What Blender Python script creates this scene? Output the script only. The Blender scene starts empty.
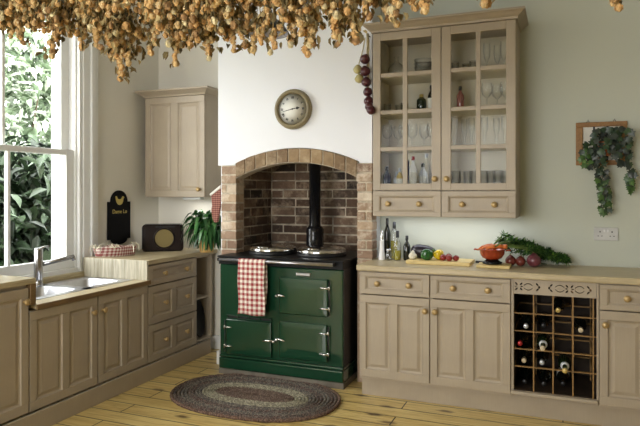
import bpy, bmesh, math, random
from mathutils import Vector, Matrix
R = random.Random(7)
PI = math.pi
SC = bpy.context.scene
COL = SC.collection

# ------------------------------------------------------------------ helpers
class MB:
    def __init__(s): s.v = []; s.f = []; s.s = []; s.m = []
    def add(s, vs, fs, smooth=False, m=0):
        n = len(s.v); s.v += [tuple(p) for p in vs]
        for f in fs: s.f.append(tuple(i + n for i in f)); s.s.append(smooth); s.m.append(m)
    def box(s, x0, y0, z0, x1, y1, z1, m=0):
        s.add([(x0,y0,z0),(x1,y0,z0),(x1,y1,z0),(x0,y1,z0),(x0,y0,z1),(x1,y0,z1),(x1,y1,z1),(x0,y1,z1)],
              [(0,3,2,1),(4,5,6,7),(0,1,5,4),(1,2,6,5),(2,3,7,6),(3,0,4,7)], False, m)
    def prism(s, poly, y0, y1, m=0):           # polygon in XZ pushed along Y
        n = len(poly)
        s.add([(x,y0,z) for x,z in poly] + [(x,y1,z) for x,z in poly],
              [tuple(range(n)), tuple(range(2*n-1, n-1, -1))] + [(i,(i+1)%n,n+(i+1)%n,n+i) for i in range(n)], False, m)
    def lathe(s, prof, seg=20, o=(0,0,0), axis='z', m=0, smooth=True):
        vs = []; fs = []
        for r, h in prof:
            for k in range(seg):
                a = 2*PI*k/seg; c, d = r*math.cos(a), r*math.sin(a)
                p = (c,d,h) if axis == 'z' else ((c,h,d) if axis == 'y' else (h,c,d))
                vs.append((p[0]+o[0], p[1]+o[1], p[2]+o[2]))
        for i in range(len(prof)-1):
            for k in range(seg):
                k2 = (k+1) % seg
                fs.append((i*seg+k, i*seg+k2, (i+1)*seg+k2, (i+1)*seg+k))
        if prof[0][0] > 1e-5: fs.append(tuple(range(seg)))
        if prof[-1][0] > 1e-5: fs.append(tuple(range((len(prof)-1)*seg, len(prof)*seg)))
        s.add(vs, fs, smooth, m)
    def shell(s, prof, seg=20, o=(0,0,0), m=0):   # open lathe, no caps
        vs = []; fs = []
        for r, h in prof:
            for k in range(seg):
                a = 2*PI*k/seg; vs.append((o[0]+r*math.cos(a), o[1]+r*math.sin(a), o[2]+h))
        for i in range(len(prof)-1):
            for k in range(seg):
                k2 = (k+1) % seg; fs.append((i*seg+k, i*seg+k2, (i+1)*seg+k2, (i+1)*seg+k))
        s.add(vs, fs, True, m)
    def tube(s, pts, r, seg=8, m=0, closed=False):
        pts = [Vector(p) for p in pts]; n = len(pts); vs = []; fs = []
        up = Vector((0.13,0.21,0.97)).normalized()
        for i, p in enumerate(pts):
            if closed: t = pts[(i+1)%n] - pts[i-1]
            else: t = pts[min(i+1,n-1)] - pts[max(i-1,0)]
            t.normalize(); a = t.cross(up)
            if a.length < 1e-3: a = t.cross(Vector((1,0,0)))
            a.normalize(); b = t.cross(a)
            rr = r[i] if isinstance(r,(list,tuple)) else r
            for k in range(seg):
                q = 2*PI*k/seg; vs.append(p + (a*math.cos(q) + b*math.sin(q))*rr)
        for i in range(n if closed else n-1):
            j = (i+1) % n
            for k in range(seg):
                k2 = (k+1)%seg; fs.append((i*seg+k, i*seg+k2, j*seg+k2, j*seg+k))
        if not closed: fs += [tuple(range(seg)), tuple(range((n-1)*seg, n*seg))]
        s.add(vs, fs, True, m)
    def ball(s, o, r, seg=12, rings=8, m=0, fn=None):
        if not isinstance(r,(list,tuple)): r = (r,r,r)
        vs = [(0,0,-1)]; fs = []
        for i in range(1, rings):
            t = PI*i/rings
            for k in range(seg):
                a = 2*PI*k/seg; vs.append((math.sin(t)*math.cos(a), math.sin(t)*math.sin(a), -math.cos(t)))
        vs.append((0,0,1)); L = len(vs)-1
        for k in range(seg):
            k2 = (k+1)%seg
            fs.append((0, 1+k2, 1+k)); fs.append((L, L-seg+k, L-seg+k2))
            for i in range(rings-2):
                a = 1+i*seg; b = a+seg; fs.append((a+k, a+k2, b+k2, b+k))
        if fn: vs = [fn(v) for v in vs]
        s.add([(o[0]+v[0]*r[0], o[1]+v[1]*r[1], o[2]+v[2]*r[2]) for v in vs], fs, True, m)
    def strip(s, pts, w, side, m=0):              # ribbon leaf: pts, half widths, side vector
        vs = []; n = len(pts); side = Vector(side)
        for p, h in zip(pts, w): vs += [Vector(p)-side*h, Vector(p)+side*h]
        s.add(vs, [(2*i,2*i+1,2*i+3,2*i+2) for i in range(n-1)], True, m)
    def xf(s, M):
        s.v = [tuple(M @ Vector(p)) for p in s.v]; return s
    def join(s, o, M=None):
        s.add([M @ Vector(p) if M else p for p in o.v], [], False)
        n = len(s.v) - len(o.v)
        for f, sm, m in zip(o.f, o.s, o.m): s.f.append(tuple(i+n for i in f)); s.s.append(sm); s.m.append(m)
        return s
    def build(s, name, mat, parent=None, bevel=0, normals=True, label=None, seg=2):
        me = bpy.data.meshes.new(name); me.from_pydata(s.v, [], s.f)
        mats = mat if isinstance(mat,(list,tuple)) else [mat]
        for q in mats: me.materials.append(q)
        me.polygons.foreach_set('use_smooth', s.s); me.polygons.foreach_set('material_index', s.m)
        if normals:
            bm = bmesh.new(); bm.from_mesh(me); bmesh.ops.recalc_face_normals(bm, faces=bm.faces); bm.to_mesh(me); bm.free()
        me.update()
        o = bpy.data.objects.new(name, me); COL.objects.link(o)
        if parent: o.parent = parent
        if bevel:
            b = o.modifiers.new('bevel','BEVEL'); b.width = bevel; b.segments = seg; b.limit_method = 'ANGLE'; b.angle_limit = 0.7
        if label: o['label'] = label
        return o

def tag(o, label, cat, group=None, kind=None):
    o['label'] = label; o['category'] = cat
    if group: o['group'] = group
    if kind: o['kind'] = kind
    return o
def thing(name, label, cat, loc=(0,0,0), rz=0, group=None):
    o = bpy.data.objects.new(name, None); COL.objects.link(o); o.empty_display_size = .05
    o.location = loc; o.rotation_euler = (0,0,rz)
    return tag(o, label, cat, group)
def struct(o, label=None):
    o['kind'] = 'structure'
    if label: o['label'] = label
    return o
def dup(root, loc, rz=0, label=None, group=None, scale=None):
    r = root.copy(); COL.objects.link(r); r.location = loc; r.rotation_euler = (0,0,rz)
    if label: r['label'] = label
    if group: r['group'] = group
    if scale: r.scale = scale
    for ch in list(root.children):
        c = ch.copy(); COL.objects.link(c); c.parent = r
        for g in list(ch.children):
            d = g.copy(); COL.objects.link(d); d.parent = c
    return r
ORD = ['first','second','third','fourth','fifth','sixth','seventh','eighth']

# ------------------------------------------------------------------ materials
def srgb(r, g, b):
    f = lambda c: (c/255/12.92) if c/255 <= .04045 else ((c/255+.055)/1.055)**2.4
    return (f(r), f(g), f(b), 1)
class NT:
    def __init__(s, name):
        s.mat = bpy.data.materials.new(name); s.mat.use_nodes = True
        s.t = s.mat.node_tree; s.n = s.t.nodes; s.n.clear()
        s.out = s.n.new('ShaderNodeOutputMaterial'); s.b = s.n.new('ShaderNodeBsdfPrincipled')
        s.t.links.new(s.b.outputs[0], s.out.inputs[0])
    def new(s, t, **k):
        n = s.n.new(t)
        for a, v in k.items(): setattr(n, a, v)
        return n
    def link(s, a, b): s.t.links.new(a, b)
    def sock(s, i, v):
        if hasattr(v, 'is_output'): s.link(v, i)
        else: i.default_value = v
    def coord(s, scale=(1,1,1), kind='Object'):
        c = s.new('ShaderNodeTexCoord'); m = s.new('ShaderNodeMapping'); m.inputs['Scale'].default_value = scale
        s.link(c.outputs[kind], m.inputs[0]); return m.outputs[0]
    def noise(s, vec, scale, detail=3, rough=.5, dist=0):
        n = s.new('ShaderNodeTexNoise'); s.link(vec, n.inputs['Vector']); n.inputs['Scale'].default_value = scale
        n.inputs['Detail'].default_value = detail; n.inputs['Roughness'].default_value = rough; n.inputs['Distortion'].default_value = dist
        return n.outputs[0]
    def ramp(s, fac, stops):
        r = s.new('ShaderNodeValToRGB'); s.link(fac, r.inputs[0]); e = r.color_ramp.elements
        while len(e) < len(stops): e.new(.5)
        for q, (p, c) in zip(e, stops): q.position = p; q.color = c if len(c) == 4 else (*c,1)
        return r.outputs[0]
    def mix(s, fac, a, b, mode='MIX'):
        m = s.new('ShaderNodeMix', data_type='RGBA', blend_type=mode)
        s.sock(m.inputs[0], fac); s.sock(m.inputs[6], a); s.sock(m.inputs[7], b); return m.outputs[2]
    def math(s, op, a, b=0, c=0):
        m = s.new('ShaderNodeMath', operation=op); s.sock(m.inputs[0], a); s.sock(m.inputs[1], b); s.sock(m.inputs[2], c); return m.outputs[0]
    def bump(s, h, strength=.3, dist=.01):
        b = s.new('ShaderNodeBump'); s.link(h, b.inputs['Height']); b.inputs['Strength'].default_value = strength; b.inputs['Distance'].default_value = dist
        s.link(b.outputs[0], s.b.inputs['Normal'])
    def island(s): return s.new('ShaderNodeNewGeometry').outputs['Random Per Island']
    def set(s, **k):
        for a, v in k.items(): s.sock(s.b.inputs[a.replace('_',' ')], v)
        return s
def plain(name, col, rough=.5, metal=0, coat=0, var=.06, nscale=12, bump=0):
    m = NT(name); v = m.coord(); n = m.noise(v, nscale, 4)
    d = tuple(c*(1-var*2) for c in col[:3]) + (1,); l = tuple(min(1,c*(1+var)) for c in col[:3]) + (1,)
    m.set(Base_Color=m.ramp(n, [(.3,d),(.7,l)]), Roughness=rough, Metallic=metal, Coat_Weight=coat)
    if bump: m.bump(m.noise(v, nscale*6, 4), bump, .004)
    return m.mat

TAUPE = srgb(173,159,138)
def paint(name, col):
    m = NT(name); v = m.coord((1,1,1)); n = m.noise(v, 5, 4); g = m.noise(m.coord((60,60,3)), 3, 4)
    c = m.ramp(n, [(.25, tuple(q*.9 for q in col[:3])),(.75, tuple(q*1.04 for q in col[:3]))])
    m.set(Base_Color=m.mix(.035, c, m.ramp(g, [(.35,(.25,.2,.14)),(.65,(.7,.62,.5))])), Roughness=.45)
    m.bump(g, .04, .002); return m.mat
M = {}
M['paint'] = paint('taupe_paint', TAUPE)
M['paint_inside'] = paint('cabinet_inside_paint', srgb(226,216,192))
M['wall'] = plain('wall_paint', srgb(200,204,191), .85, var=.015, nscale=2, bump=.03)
M['wall_l'] = plain('left_wall_lightened', srgb(226,222,210), .85, var=.015, nscale=2, bump=.03)  # wall paint lightened and warmed in place of light on this side
M['breast'] = plain('breast_white_lit', srgb(240,242,246), .85, var=.01, nscale=2, bump=.03)  # white paint, lightened to carry the stronger light on the breast
M['trimwhite'] = plain('white_gloss_paint', srgb(232,232,228), .35, var=.015)
M['ceiling'] = plain('ceiling_paint', srgb(228,227,220), .9, var=.01)
def wood(name, dark, light, axis=(1,14,14), rough=.45, scale=4):
    m = NT(name); v = m.coord(axis); n = m.noise(v, scale, 5, .6, .6); f = m.noise(m.coord(tuple(a*5 for a in axis)), scale, 3)
    c = m.ramp(n, [(.3,dark),(.7,light)])
    m.set(Base_Color=m.mix(.25, c, m.ramp(f, [(.35,dark),(.65,light)])), Roughness=rough); m.bump(f, .08, .002); return m.mat
M['worktop'] = wood('oak_worktop', srgb(168,152,118), srgb(205,190,155), (1.2,16,16), .35)
M['worktop_y'] = wood('oak_worktop_side', srgb(160,145,112), srgb(200,186,152), (16,1.2,16), .35)
M['upright_grain'] = wood('oak_end_grain', srgb(134,126,104), srgb(214,208,188), (11,11,.7), .45)
M['oakedge'] = wood('oak_edge', srgb(105,82,50), srgb(140,112,74), (16,1.2,16), .45)
M['board'] = wood('maple_board', srgb(205,178,112), srgb(228,205,142), (2,20,20), .5)
M['rackwood'] = wood('rack_pine', srgb(124,92,48), srgb(158,122,68), (8,8,8), .5)
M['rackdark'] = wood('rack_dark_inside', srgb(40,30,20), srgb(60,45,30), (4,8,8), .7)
M['brass'] = plain('aged_brass', srgb(186,158,108), .35, .35, var=.12, nscale=60)
M['chrome'] = plain('chrome', (.75,.75,.74,1), .12, 1, var=.02)
M['steel'] = plain('brushed_steel', (.55,.56,.6,1), .3, 1, var=.03, nscale=40)
M['tapsteel'] = plain('satin_tap_steel', (.42,.42,.43,1), .22, 1, var=.03)
M['green'] = plain('green_enamel', srgb(22,62,42), .1, 0, .6, var=.04, nscale=3)
M['black'] = plain('black_enamel', (.006,.006,.007,1), .2, 0, .15, var=.05)
M['black'].node_tree.nodes['Principled BSDF'].inputs['Specular IOR Level'].default_value = .3
M['blacktop'] = plain('worn_black_top', (.005,.005,.005,1), .42, var=.05)
M['blacktop'].node_tree.nodes['Principled BSDF'].inputs['Specular IOR Level'].default_value = .2
M['iron'] = plain('black_iron', (.012,.012,.013,1), .4, 0, var=.1)
M['stone'] = plain('hearth_stone', srgb(120,112,100), .8, var=.15, nscale=14, bump=.4)
M['mortar'] = plain('mortar', srgb(196,184,164), .95, var=.12, nscale=30, bump=.5)
M['mortar_d'] = plain('sooty_mortar', srgb(186,174,154), .95, var=.35, nscale=9, bump=.5)
def brick(name, stops, blotch, amount=.35):
    m = NT(name); v = m.coord(); c = m.ramp(m.island(), stops)
    n = m.noise(v, 22, 5, .65); b = m.ramp(m.noise(v, 7, 5, .7), [(.5,(0,0,0)),(.72,(1,1,1))])
    c = m.mix(m.math('MULTIPLY', b, amount), c, blotch)
    m.set(Base_Color=m.mix(.5, c, m.ramp(n, [(.3,(.3,.3,.3)),(.7,(.8,.8,.8))]), 'SOFT_LIGHT'), Roughness=.9); m.bump(n, .6, .006); return m.mat
M['brick'] = brick('pale_old_brick', [(0,srgb(166,142,118)),(.3,srgb(142,116,96)),(.6,srgb(184,160,134)),(.85,srgb(130,104,86)),(1,srgb(204,188,166))], srgb(226,214,194), .95)
M['archbrick'] = brick('arch_brick', [(0,srgb(140,116,88)),(.35,srgb(116,94,70)),(.7,srgb(154,130,98)),(1,srgb(108,88,68))], srgb(206,188,158), .6)
M['sootbrick'] = brick('sooty_brick', [(0,srgb(66,52,42)),(.3,srgb(96,74,58)),(.55,srgb(48,40,35)),(.8,srgb(112,90,72)),(1,srgb(38,33,30))], srgb(176,156,132), .75)

def glassmat(name, tint=(.97,.98,.97,1), base=.03, power=2.2, rough=.02, edge=0):
    m = NT(name); m.n.remove(m.b)
    tr = m.new('ShaderNodeBsdfTransparent'); gl = m.new('ShaderNodeBsdfGlossy'); mx = m.new('ShaderNodeMixShader'); lw = m.new('ShaderNodeLayerWeight')
    tr.inputs[0].default_value = tint; gl.inputs[0].default_value = (.95,.97,1,1); gl.inputs['Roughness'].default_value = rough
    if edge: m.link(m.mix(m.math('POWER', lw.outputs['Facing'], 2.2), tint, (edge,edge,edge*.98,1)), tr.inputs[0])
    f = m.math('ADD', m.math('MULTIPLY', m.math('POWER', lw.outputs['Facing'], power), .8), base)
    m.link(f, mx.inputs[0]); m.link(tr.outputs[0], mx.inputs[1]); m.link(gl.outputs[0], mx.inputs[2]); m.link(mx.outputs[0], m.out.inputs[0]); return m.mat
M['pane'] = glassmat('window_glass', (.98,.99,.985,1), .004, 5)
M['glass'] = glassmat('drinking_glass', (.985,.99,.985,1), .07, 2.6, .05, .3)
M['oil'] = plain('olive_oil', srgb(150,140,20), .08, 0, .5)
M['darkglass'] = plain('dark_bottle_glass', (.006,.008,.006,1), .07, 0, .5)
M['greenglass'] = plain('green_bottle_glass', srgb(28,40,20), .1, 0, .5)
M['blueglass'] = plain('navy_bottle_glass', srgb(30,36,66), .1, 0, .5)
M['label'] = plain('paper_label', srgb(225,222,212), .7)
M['white'] = plain('white_glaze', srgb(238,238,238), .25, 0, .3, var=.01)
M['pink'] = plain('pink_liqueur', srgb(150,92,80), .15, 0, .5)
M['redfoil'] = plain('red_foil', srgb(170,40,45), .3, .3)
M['goldfoil'] = plain('gold_foil', srgb(205,180,110), .35, .3)
M['greyfoil'] = plain('pale_foil', srgb(200,205,212), .3, .4)
M['cork'] = plain('cork', srgb(205,190,160), .8)
M['plastic_w'] = plain('white_plastic', srgb(206,206,204), .3)
M['dark'] = plain('dark_slot', (.01,.01,.01,1), .6)

# floor boards
def floor_mat():
    m = NT('pine_boards'); v = m.coord((1,1,1))
    br = m.new('ShaderNodeTexBrick'); m.link(v, br.inputs['Vector'])
    br.offset = .37; br.inputs['Scale'].default_value = 1
    for k, x in (('Brick Width',2.6),('Row Height',.145),('Mortar Size',.0045),('Mortar Smooth',.2)): br.inputs[k].default_value = x
    br.inputs['Color1'].default_value = (0,0,0,1); br.inputs['Color2'].default_value = (1,1,1,1); br.inputs['Mortar'].default_value = (.5,.5,.5,1)
    rowc = m.ramp(br.outputs['Color'], [(0,srgb(188,160,96)),(.5,srgb(228,202,134)),(1,srgb(206,178,112))])
    g = m.noise(m.coord((1.2,22,1)), 3, 5, .6, .8); gr = m.ramp(g, [(.3,srgb(150,116,60)),(.5,srgb(214,188,120)),(.8,srgb(234,212,146))])
    c = m.mix(.68, rowc, gr)
    kn = m.new('ShaderNodeTexVoronoi', voronoi_dimensions='2D'); m.link(m.coord((1.9,4.6,1)), kn.inputs['Vector']); kn.inputs['Scale'].default_value = 1.0
    k = m.ramp(m.math('ADD', kn.outputs['Distance'], m.math('MULTIPLY', m.noise(v, 30, 3), .08)), [(.085,(1,1,1)),(.17,(0,0,0))])
    c = m.mix(m.math('MULTIPLY', k, .85), c, srgb(74,44,18))
    st = m.ramp(m.noise(m.coord((1.5,16,1)), 1.7, 4, .7), [(.62,(0,0,0)),(.74,(1,1,1))])
    c = m.mix(m.math('MULTIPLY', st, .6), c, srgb(96,62,28))
    c = m.mix(br.outputs['Fac'], c, srgb(30,20,10))
    c = m.mix(.55, c, m.ramp(m.noise(m.coord((.8,7,1)), 2.2, 5, .65), [(.35,(.28,.28,.28)),(.65,(.78,.78,.78))]), 'SOFT_LIGHT')
    m.set(Base_Color=c, Roughness=m.ramp(g, [(.3,(.4,.4,.4)),(.7,(.28,.28,.28))]), Coat_Weight=.15); m.bump(m.math('SUBTRACT', g, m.math('MULTIPLY', br.outputs['Fac'], 2)), .15, .003); return m.mat
M['floor'] = floor_mat()

def gingham(name, scale, red=srgb(150,48,48), kind='xz', pale=srgb(236,228,214)):
    m = NT(name); c = m.new('ShaderNodeTexCoord'); x = m.new('ShaderNodeSeparateXYZ'); m.link(c.outputs['UV' if kind=='uv' else 'Object'], x.inputs[0])
    a = m.math('GREATER_THAN', m.math('FRACT', m.math('MULTIPLY', x.outputs[0], scale)), .5)
    b = m.math('GREATER_THAN', m.math('FRACT', m.math('MULTIPLY', x.outputs[1 if kind=='uv' else 2], scale)), .5)
    if kind == 'xyz': a = m.math('GREATER_THAN', m.math('FRACT', m.math('MULTIPLY', m.math('ADD', x.outputs[0], x.outputs[1]), scale)), .5)
    s = m.math('MULTIPLY', m.math('ADD', a, b), .5)
    m.set(Base_Color=m.ramp(s, [(0,pale),(.5,tuple((pale[q]+red[q]*1.6)/2.6 for q in range(3))),(1,red)]), Roughness=.9)
    m.bump(m.noise(m.coord((400,400,400)), 1, 1), .2, .001); return m.mat
M['gingham'] = gingham('red_gingham', 26.5)
M['gingham_fine'] = gingham('fine_red_gingham', 62, srgb(96,38,36), 'xyz', srgb(176,128,112))
M['gingham_mid'] = gingham('basket_gingham', 42, srgb(140,62,62), 'xyz', srgb(214,200,190))
def leafmat(name, stops, rough=.5, trans=0):
    m = NT(name); c = m.ramp(m.island(), stops); n = m.noise(m.coord(), 40, 2)
    m.set(Base_Color=m.mix(.3, c, m.ramp(n, [(.3,(.3,.3,.3)),(.7,(.75,.75,.75))]), 'OVERLAY'), Roughness=rough)
    return m.mat
M['ivy'] = leafmat('ivy_leaf', [(0,srgb(44,52,46)),(.4,srgb(58,66,58)),(.7,srgb(38,60,40)),(1,srgb(70,92,60))], .4)
M['ivy_l'] = leafmat('young_ivy_leaf', [(0,srgb(60,92,46)),(.5,srgb(84,118,58)),(1,srgb(48,72,42))], .4)
M['spider'] = leafmat('arching_leaf', [(0,srgb(20,54,24)),(.5,srgb(36,80,36)),(.85,srgb(54,104,50)),(1,srgb(90,136,80))], .3)
M['carrotgreen'] = leafmat('carrot_greens', [(0,srgb(24,54,20)),(.5,srgb(46,86,32)),(.85,srgb(74,116,44)),(1,srgb(120,150,60))], .55)
M['shrub'] = leafmat('shrub_leaf', [(0,srgb(84,102,76)),(.4,srgb(120,138,108)),(.75,srgb(156,170,144)),(1,srgb(205,214,198))], .45)
M['shrub_d'] = leafmat('dark_shrub_leaf', [(0,srgb(22,36,20)),(.5,srgb(40,58,34)),(.85,srgb(60,82,50)),(1,srgb(120,140,116))], .4)  # palest stop is a painted leaf highlight
M['blossom'] = leafmat('white_blossom', [(0,srgb(225,232,215)),(1,srgb(250,252,245))], .6)
M['bark'] = plain('bark', srgb(80,66,50), .9, var=.2, nscale=30)
M['hop'] = leafmat('dried_hop', [(0,srgb(216,174,112)),(.3,srgb(236,202,142)),(.6,srgb(202,156,96)),(.85,srgb(242,218,168)),(1,srgb(160,124,80))], .8)
M['hopleaf'] = leafmat('dried_hop_leaf', [(0,srgb(104,92,58)),(.35,srgb(148,128,82)),(.6,srgb(72,66,44)),(.8,srgb(190,168,116)),(1,srgb(120,104,66))], .8)
M['vine'] = plain('dry_stem', srgb(176,150,96), .85, var=.2, nscale=20)
M['redonion'] = plain('red_onion_skin', srgb(72,24,30), .3, 0, .2, var=.25, nscale=14)
M['onionred'] = plain('brown_onion_skin', srgb(118,52,42), .3, 0, .3, var=.2, nscale=14)
M['onionmauve'] = plain('mauve_onion_skin', srgb(116,58,68), .3, 0, .3, var=.2, nscale=14)
M['garlic'] = plain('garlic_skin', srgb(226,220,198), .6, var=.08, nscale=20)
M['garlic_old'] = plain('old_garlic_skin', srgb(190,178,120), .6, var=.15, nscale=20)
M['string'] = plain('raffia', srgb(190,176,140), .9, var=.15, nscale=40)
M['aub'] = plain('aubergine_skin', srgb(26,14,28), .35, 0, .1)
M['gpep'] = plain('green_pepper_skin', srgb(38,92,40), .2, 0, .4, var=.15)
M['ypep'] = plain('yellow_pepper_skin', srgb(226,196,40), .2, 0, .4)
M['rpep'] = plain('red_tomato_skin', srgb(140,34,26), .3, 0, .2, var=.1)
M['carrot'] = plain('carrot_skin', srgb(206,110,46), .5, var=.12, nscale=40)
M['orangebowl'] = plain('orange_enamel', srgb(160,62,32), .2, 0, .4)
M['bakelite'] = plain('brown_bakelite', srgb(28,20,19), .35, 0, .2, var=.15, nscale=6)
M['bakelite_l'] = plain('bakelite_edge', srgb(38,28,26), .35, 0, .3)
def grille():
    m = NT('gold_speaker_cloth'); v = m.coord((1,1,1)); w = m.new('ShaderNodeTexWave'); m.link(v, w.inputs[0]); w.inputs['Scale'].default_value = 60; w.bands_direction = 'X'
    m.set(Base_Color=m.mix(w.outputs[0], srgb(104,90,48), srgb(150,132,80)), Roughness=.7); return m.mat
M['speaker'] = grille()
M['pot'] = plain('pale_terracotta', srgb(206,166,100), .7, var=.08)
M['terracotta'] = plain('terracotta', srgb(166,92,58), .8, var=.1)
M['clockframe'] = plain('olive_clock_frame', srgb(134,122,90), .4, var=.06)
M['face'] = plain('clock_face', srgb(234,232,222), .6, var=.01)
M['ink'] = plain('black_ink', (.012,.012,.012,1), .6)
M['pine'] = wood('pine_frame', srgb(130,92,46), srgb(168,124,70), (10,10,10), .5)
M['signblack'] = plain('black_sign_paint', (.008,.008,.009,1), .75)
for q_ in ('signblack','bakelite','bakelite_l'): M[q_].node_tree.nodes['Principled BSDF'].inputs['Specular IOR Level'].default_value = .12
M['gold'] = plain('gold_paint', srgb(198,178,96), .5)
M['shade_out'] = plain('teal_lamp_enamel', srgb(30,42,46), .3)
M['shade_in'] = plain('lamp_inside', srgb(170,170,184), .5)
M['greens_plain'] = plain('stalk_green', srgb(70,96,44), .6)
M['stalk_l'] = plain('carrot_stalk', srgb(98,122,58), .6)
M['wicker'] = wood('wicker', srgb(150,110,66), srgb(190,150,96), (40,40,60), .7)
def rugmat(name, a, b, c):
    m = NT(name); v = m.coord(); n = m.noise(v, 70, 1, .4); k = m.ramp(n, [(.36,a),(.46,b),(.54,c),(.62,a)])
    m.set(Base_Color=k, Roughness=.95); m.bump(m.noise(v, 90, 2), .6, .004); return m.mat
M['rug1'] = rugmat('rug_dark_braid', srgb(64,58,54), srgb(124,114,104), srgb(96,66,56))
M['rug2'] = rugmat('rug_grey_braid', srgb(78,76,72), srgb(138,130,118), srgb(84,70,62))
M['rug3'] = rugmat('rug_beige_braid', srgb(128,124,104), srgb(184,178,154), srgb(96,90,80))
M['rug4'] = rugmat('rug_red_braid', srgb(92,72,62), srgb(128,110,96), srgb(70,58,50))
M['rug5'] = rugmat('rug_edge_braid', srgb(100,74,62), srgb(62,50,46), srgb(140,116,98))

# ------------------------------------------------------------------ room shell
XW, YA, YB, YW, ZC = -3.48, 4.60, 4.18, 4.40, 2.95
CL, CR = -2.58, -1.285            # chimney breast left and right
XR, Y0 = 2.6, -2.2
def sbox(name, b, mat, label=None, bevel=0):
    m = MB(); m.box(*b); return struct(m.build(name, mat, None, bevel), label)
m = MB(); m.box(XW-.3, Y0, -.05, XR, 4.9, 0); struct(m.build('floor', M['floor']), 'yellow pine floorboards with dark knots and gaps')
sbox('ceiling', (XW-.3, Y0, ZC, XR, 4.9, ZC+.1), M['ceiling'])
WY0, WY1, WZ0, WZ1 = 2.40, 3.60, .80, 2.78
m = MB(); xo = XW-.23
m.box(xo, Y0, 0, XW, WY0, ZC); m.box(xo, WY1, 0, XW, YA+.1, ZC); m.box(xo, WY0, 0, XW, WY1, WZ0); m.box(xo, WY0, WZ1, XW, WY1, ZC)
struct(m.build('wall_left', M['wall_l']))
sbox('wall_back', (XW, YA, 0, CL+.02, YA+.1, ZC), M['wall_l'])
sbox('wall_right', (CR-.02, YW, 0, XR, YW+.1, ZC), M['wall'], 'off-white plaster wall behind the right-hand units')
sbox('wall_far_right', (XR, Y0, 0, XR+.1, YW+.1, ZC), plain('far_wall_dimmed', srgb(158,148,128), .9, var=.02))  # unseen wall, darkened to cut bounce light on the left units
RX0, RX1, RZ0, RZ1 = -3.35, -.75, .55, 2.75          # unseen window opening behind the camera, added and shaped to light from rear-left
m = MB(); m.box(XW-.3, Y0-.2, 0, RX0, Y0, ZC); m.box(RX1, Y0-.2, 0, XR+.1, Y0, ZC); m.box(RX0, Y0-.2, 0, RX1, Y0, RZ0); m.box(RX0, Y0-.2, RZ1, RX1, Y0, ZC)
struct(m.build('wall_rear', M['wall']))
m = MB()
for x in (RX0, (RX0+RX1)/2-.03, RX1-.06): m.box(x, Y0-.15, RZ0, x+.06, Y0-.1, RZ1)
for z in (RZ0, 1.6, RZ1-.06): m.box(RX0, Y0-.149, z, RX1, Y0-.101, z+.06)
struct(m.build('added_window', M['trimwhite']))
# chimney breast: plaster above a brick arch, brick recess
AX0, AX1 = -2.41, -1.40; SP, RISE = 1.50, .118     # springing height, inner rise
amid = (AX0+AX1)/2; half = (AX1-AX0)/2
rad = (half*half + RISE*RISE)/(2*RISE); cz = SP+RISE-rad
def arc(r, n, x0, x1):
    return [(amid + (x0+(x1-x0)*i/n), cz + math.sqrt(max(0, r*r-(x0+(x1-x0)*i/n)**2))) for i in range(n+1)]
RT = rad+.112
ho = half+.015
outer = arc(RT, 24, -ho, ho)
zs = outer[0][1]
m = MB()
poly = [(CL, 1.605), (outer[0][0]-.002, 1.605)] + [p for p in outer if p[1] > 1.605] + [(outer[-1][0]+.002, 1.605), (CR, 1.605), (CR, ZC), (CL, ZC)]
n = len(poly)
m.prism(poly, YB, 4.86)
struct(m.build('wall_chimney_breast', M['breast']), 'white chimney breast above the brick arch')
# return faces of the breast below plaster level
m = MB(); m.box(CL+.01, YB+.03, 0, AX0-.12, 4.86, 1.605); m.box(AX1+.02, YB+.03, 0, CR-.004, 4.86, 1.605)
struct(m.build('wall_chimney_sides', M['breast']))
# brick piers
def pier(mb, mo, x0, x1, z0, z1, y0, y1, cnt):
    mo.box(x0+.004, y0+.006, z0, x1-.004, y1, z1)
    rows = cnt; h = (z1-z0)/rows
    for i in range(rows):
        a = z0+h*i+.006; b = z0+h*(i+1)-.006; j = lambda q: R.uniform(-q, q)
        if i % 3 == 1 and x1-x0 > .1:
            c = x0+(x1-x0)*R.choice((.35,.6)); mb.box(x0+j(.003), y0+j(.004), a, c-.005, y1, b); mb.box(c+.005, y0+j(.004), a, x1+j(.003), y1, b)
        else: mb.box(x0+j(.004), y0+j(.004), a, x1+j(.004), y1, b)
mb = MB(); mo = MB()
pier(mb, mo, -2.548, AX0, .86, 1.603, YB-.004, YB+.12, 10)
pier(mb, mo, AX1, CR+.001, .90, 1.603, YB-.004, YB+.12, 10)
mb.box(-2.548, YB-.002, 0, AX0-.001, YB+.1, .86); mb.box(AX1+.001, YB-.002, 0, CR, YB+.1, .9)
o = struct(mb.build('trim_1', M['brick'], None, .006), 'pale brick piers either side of the range cooker'); mo.build('mortar', M['mortar'], o)
# arch of header bricks
mb = MB(); mo = MB(); N = 11
a0 = math.asin(half/rad)
for i in range(N):
    t0 = -a0 + 2*a0*i/N + .003; t1 = -a0 + 2*a0*(i+1)/N - .003
    kk = math.asin(min(1,(half+.006)/RT))/a0
    dy = R.uniform(-.004,.004); rr0 = rad+.003+R.uniform(-.002,.003); rr1 = RT-.003+R.uniform(-.004,.003)
    mb.prism([(amid+r*math.sin(t), cz+r*math.cos(t)) for r, t in ((rr0,t0),(rr0,(t0+t1)/2),(rr0,t1),(rr1,t1*kk),(rr1,(t0+t1)/2*kk),(rr1,t0*kk))], YB-.014+dy, YB+.12)
pin = [(amid+rad*math.sin(-a0+2*a0*i/24), cz+rad*math.cos(-a0+2*a0*i/24)) for i in range(25)]
pout = [(amid+(RT-.005)*math.sin((a0-2*a0*i/24)*kk), cz+(RT-.005)*math.cos((a0-2*a0*i/24)*kk)) for i in range(25)]
for i in range(24):
    mo.prism([pin[i], pin[i+1], pout[23-i], pout[24-i]], YB-.006, YB+.118)
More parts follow.
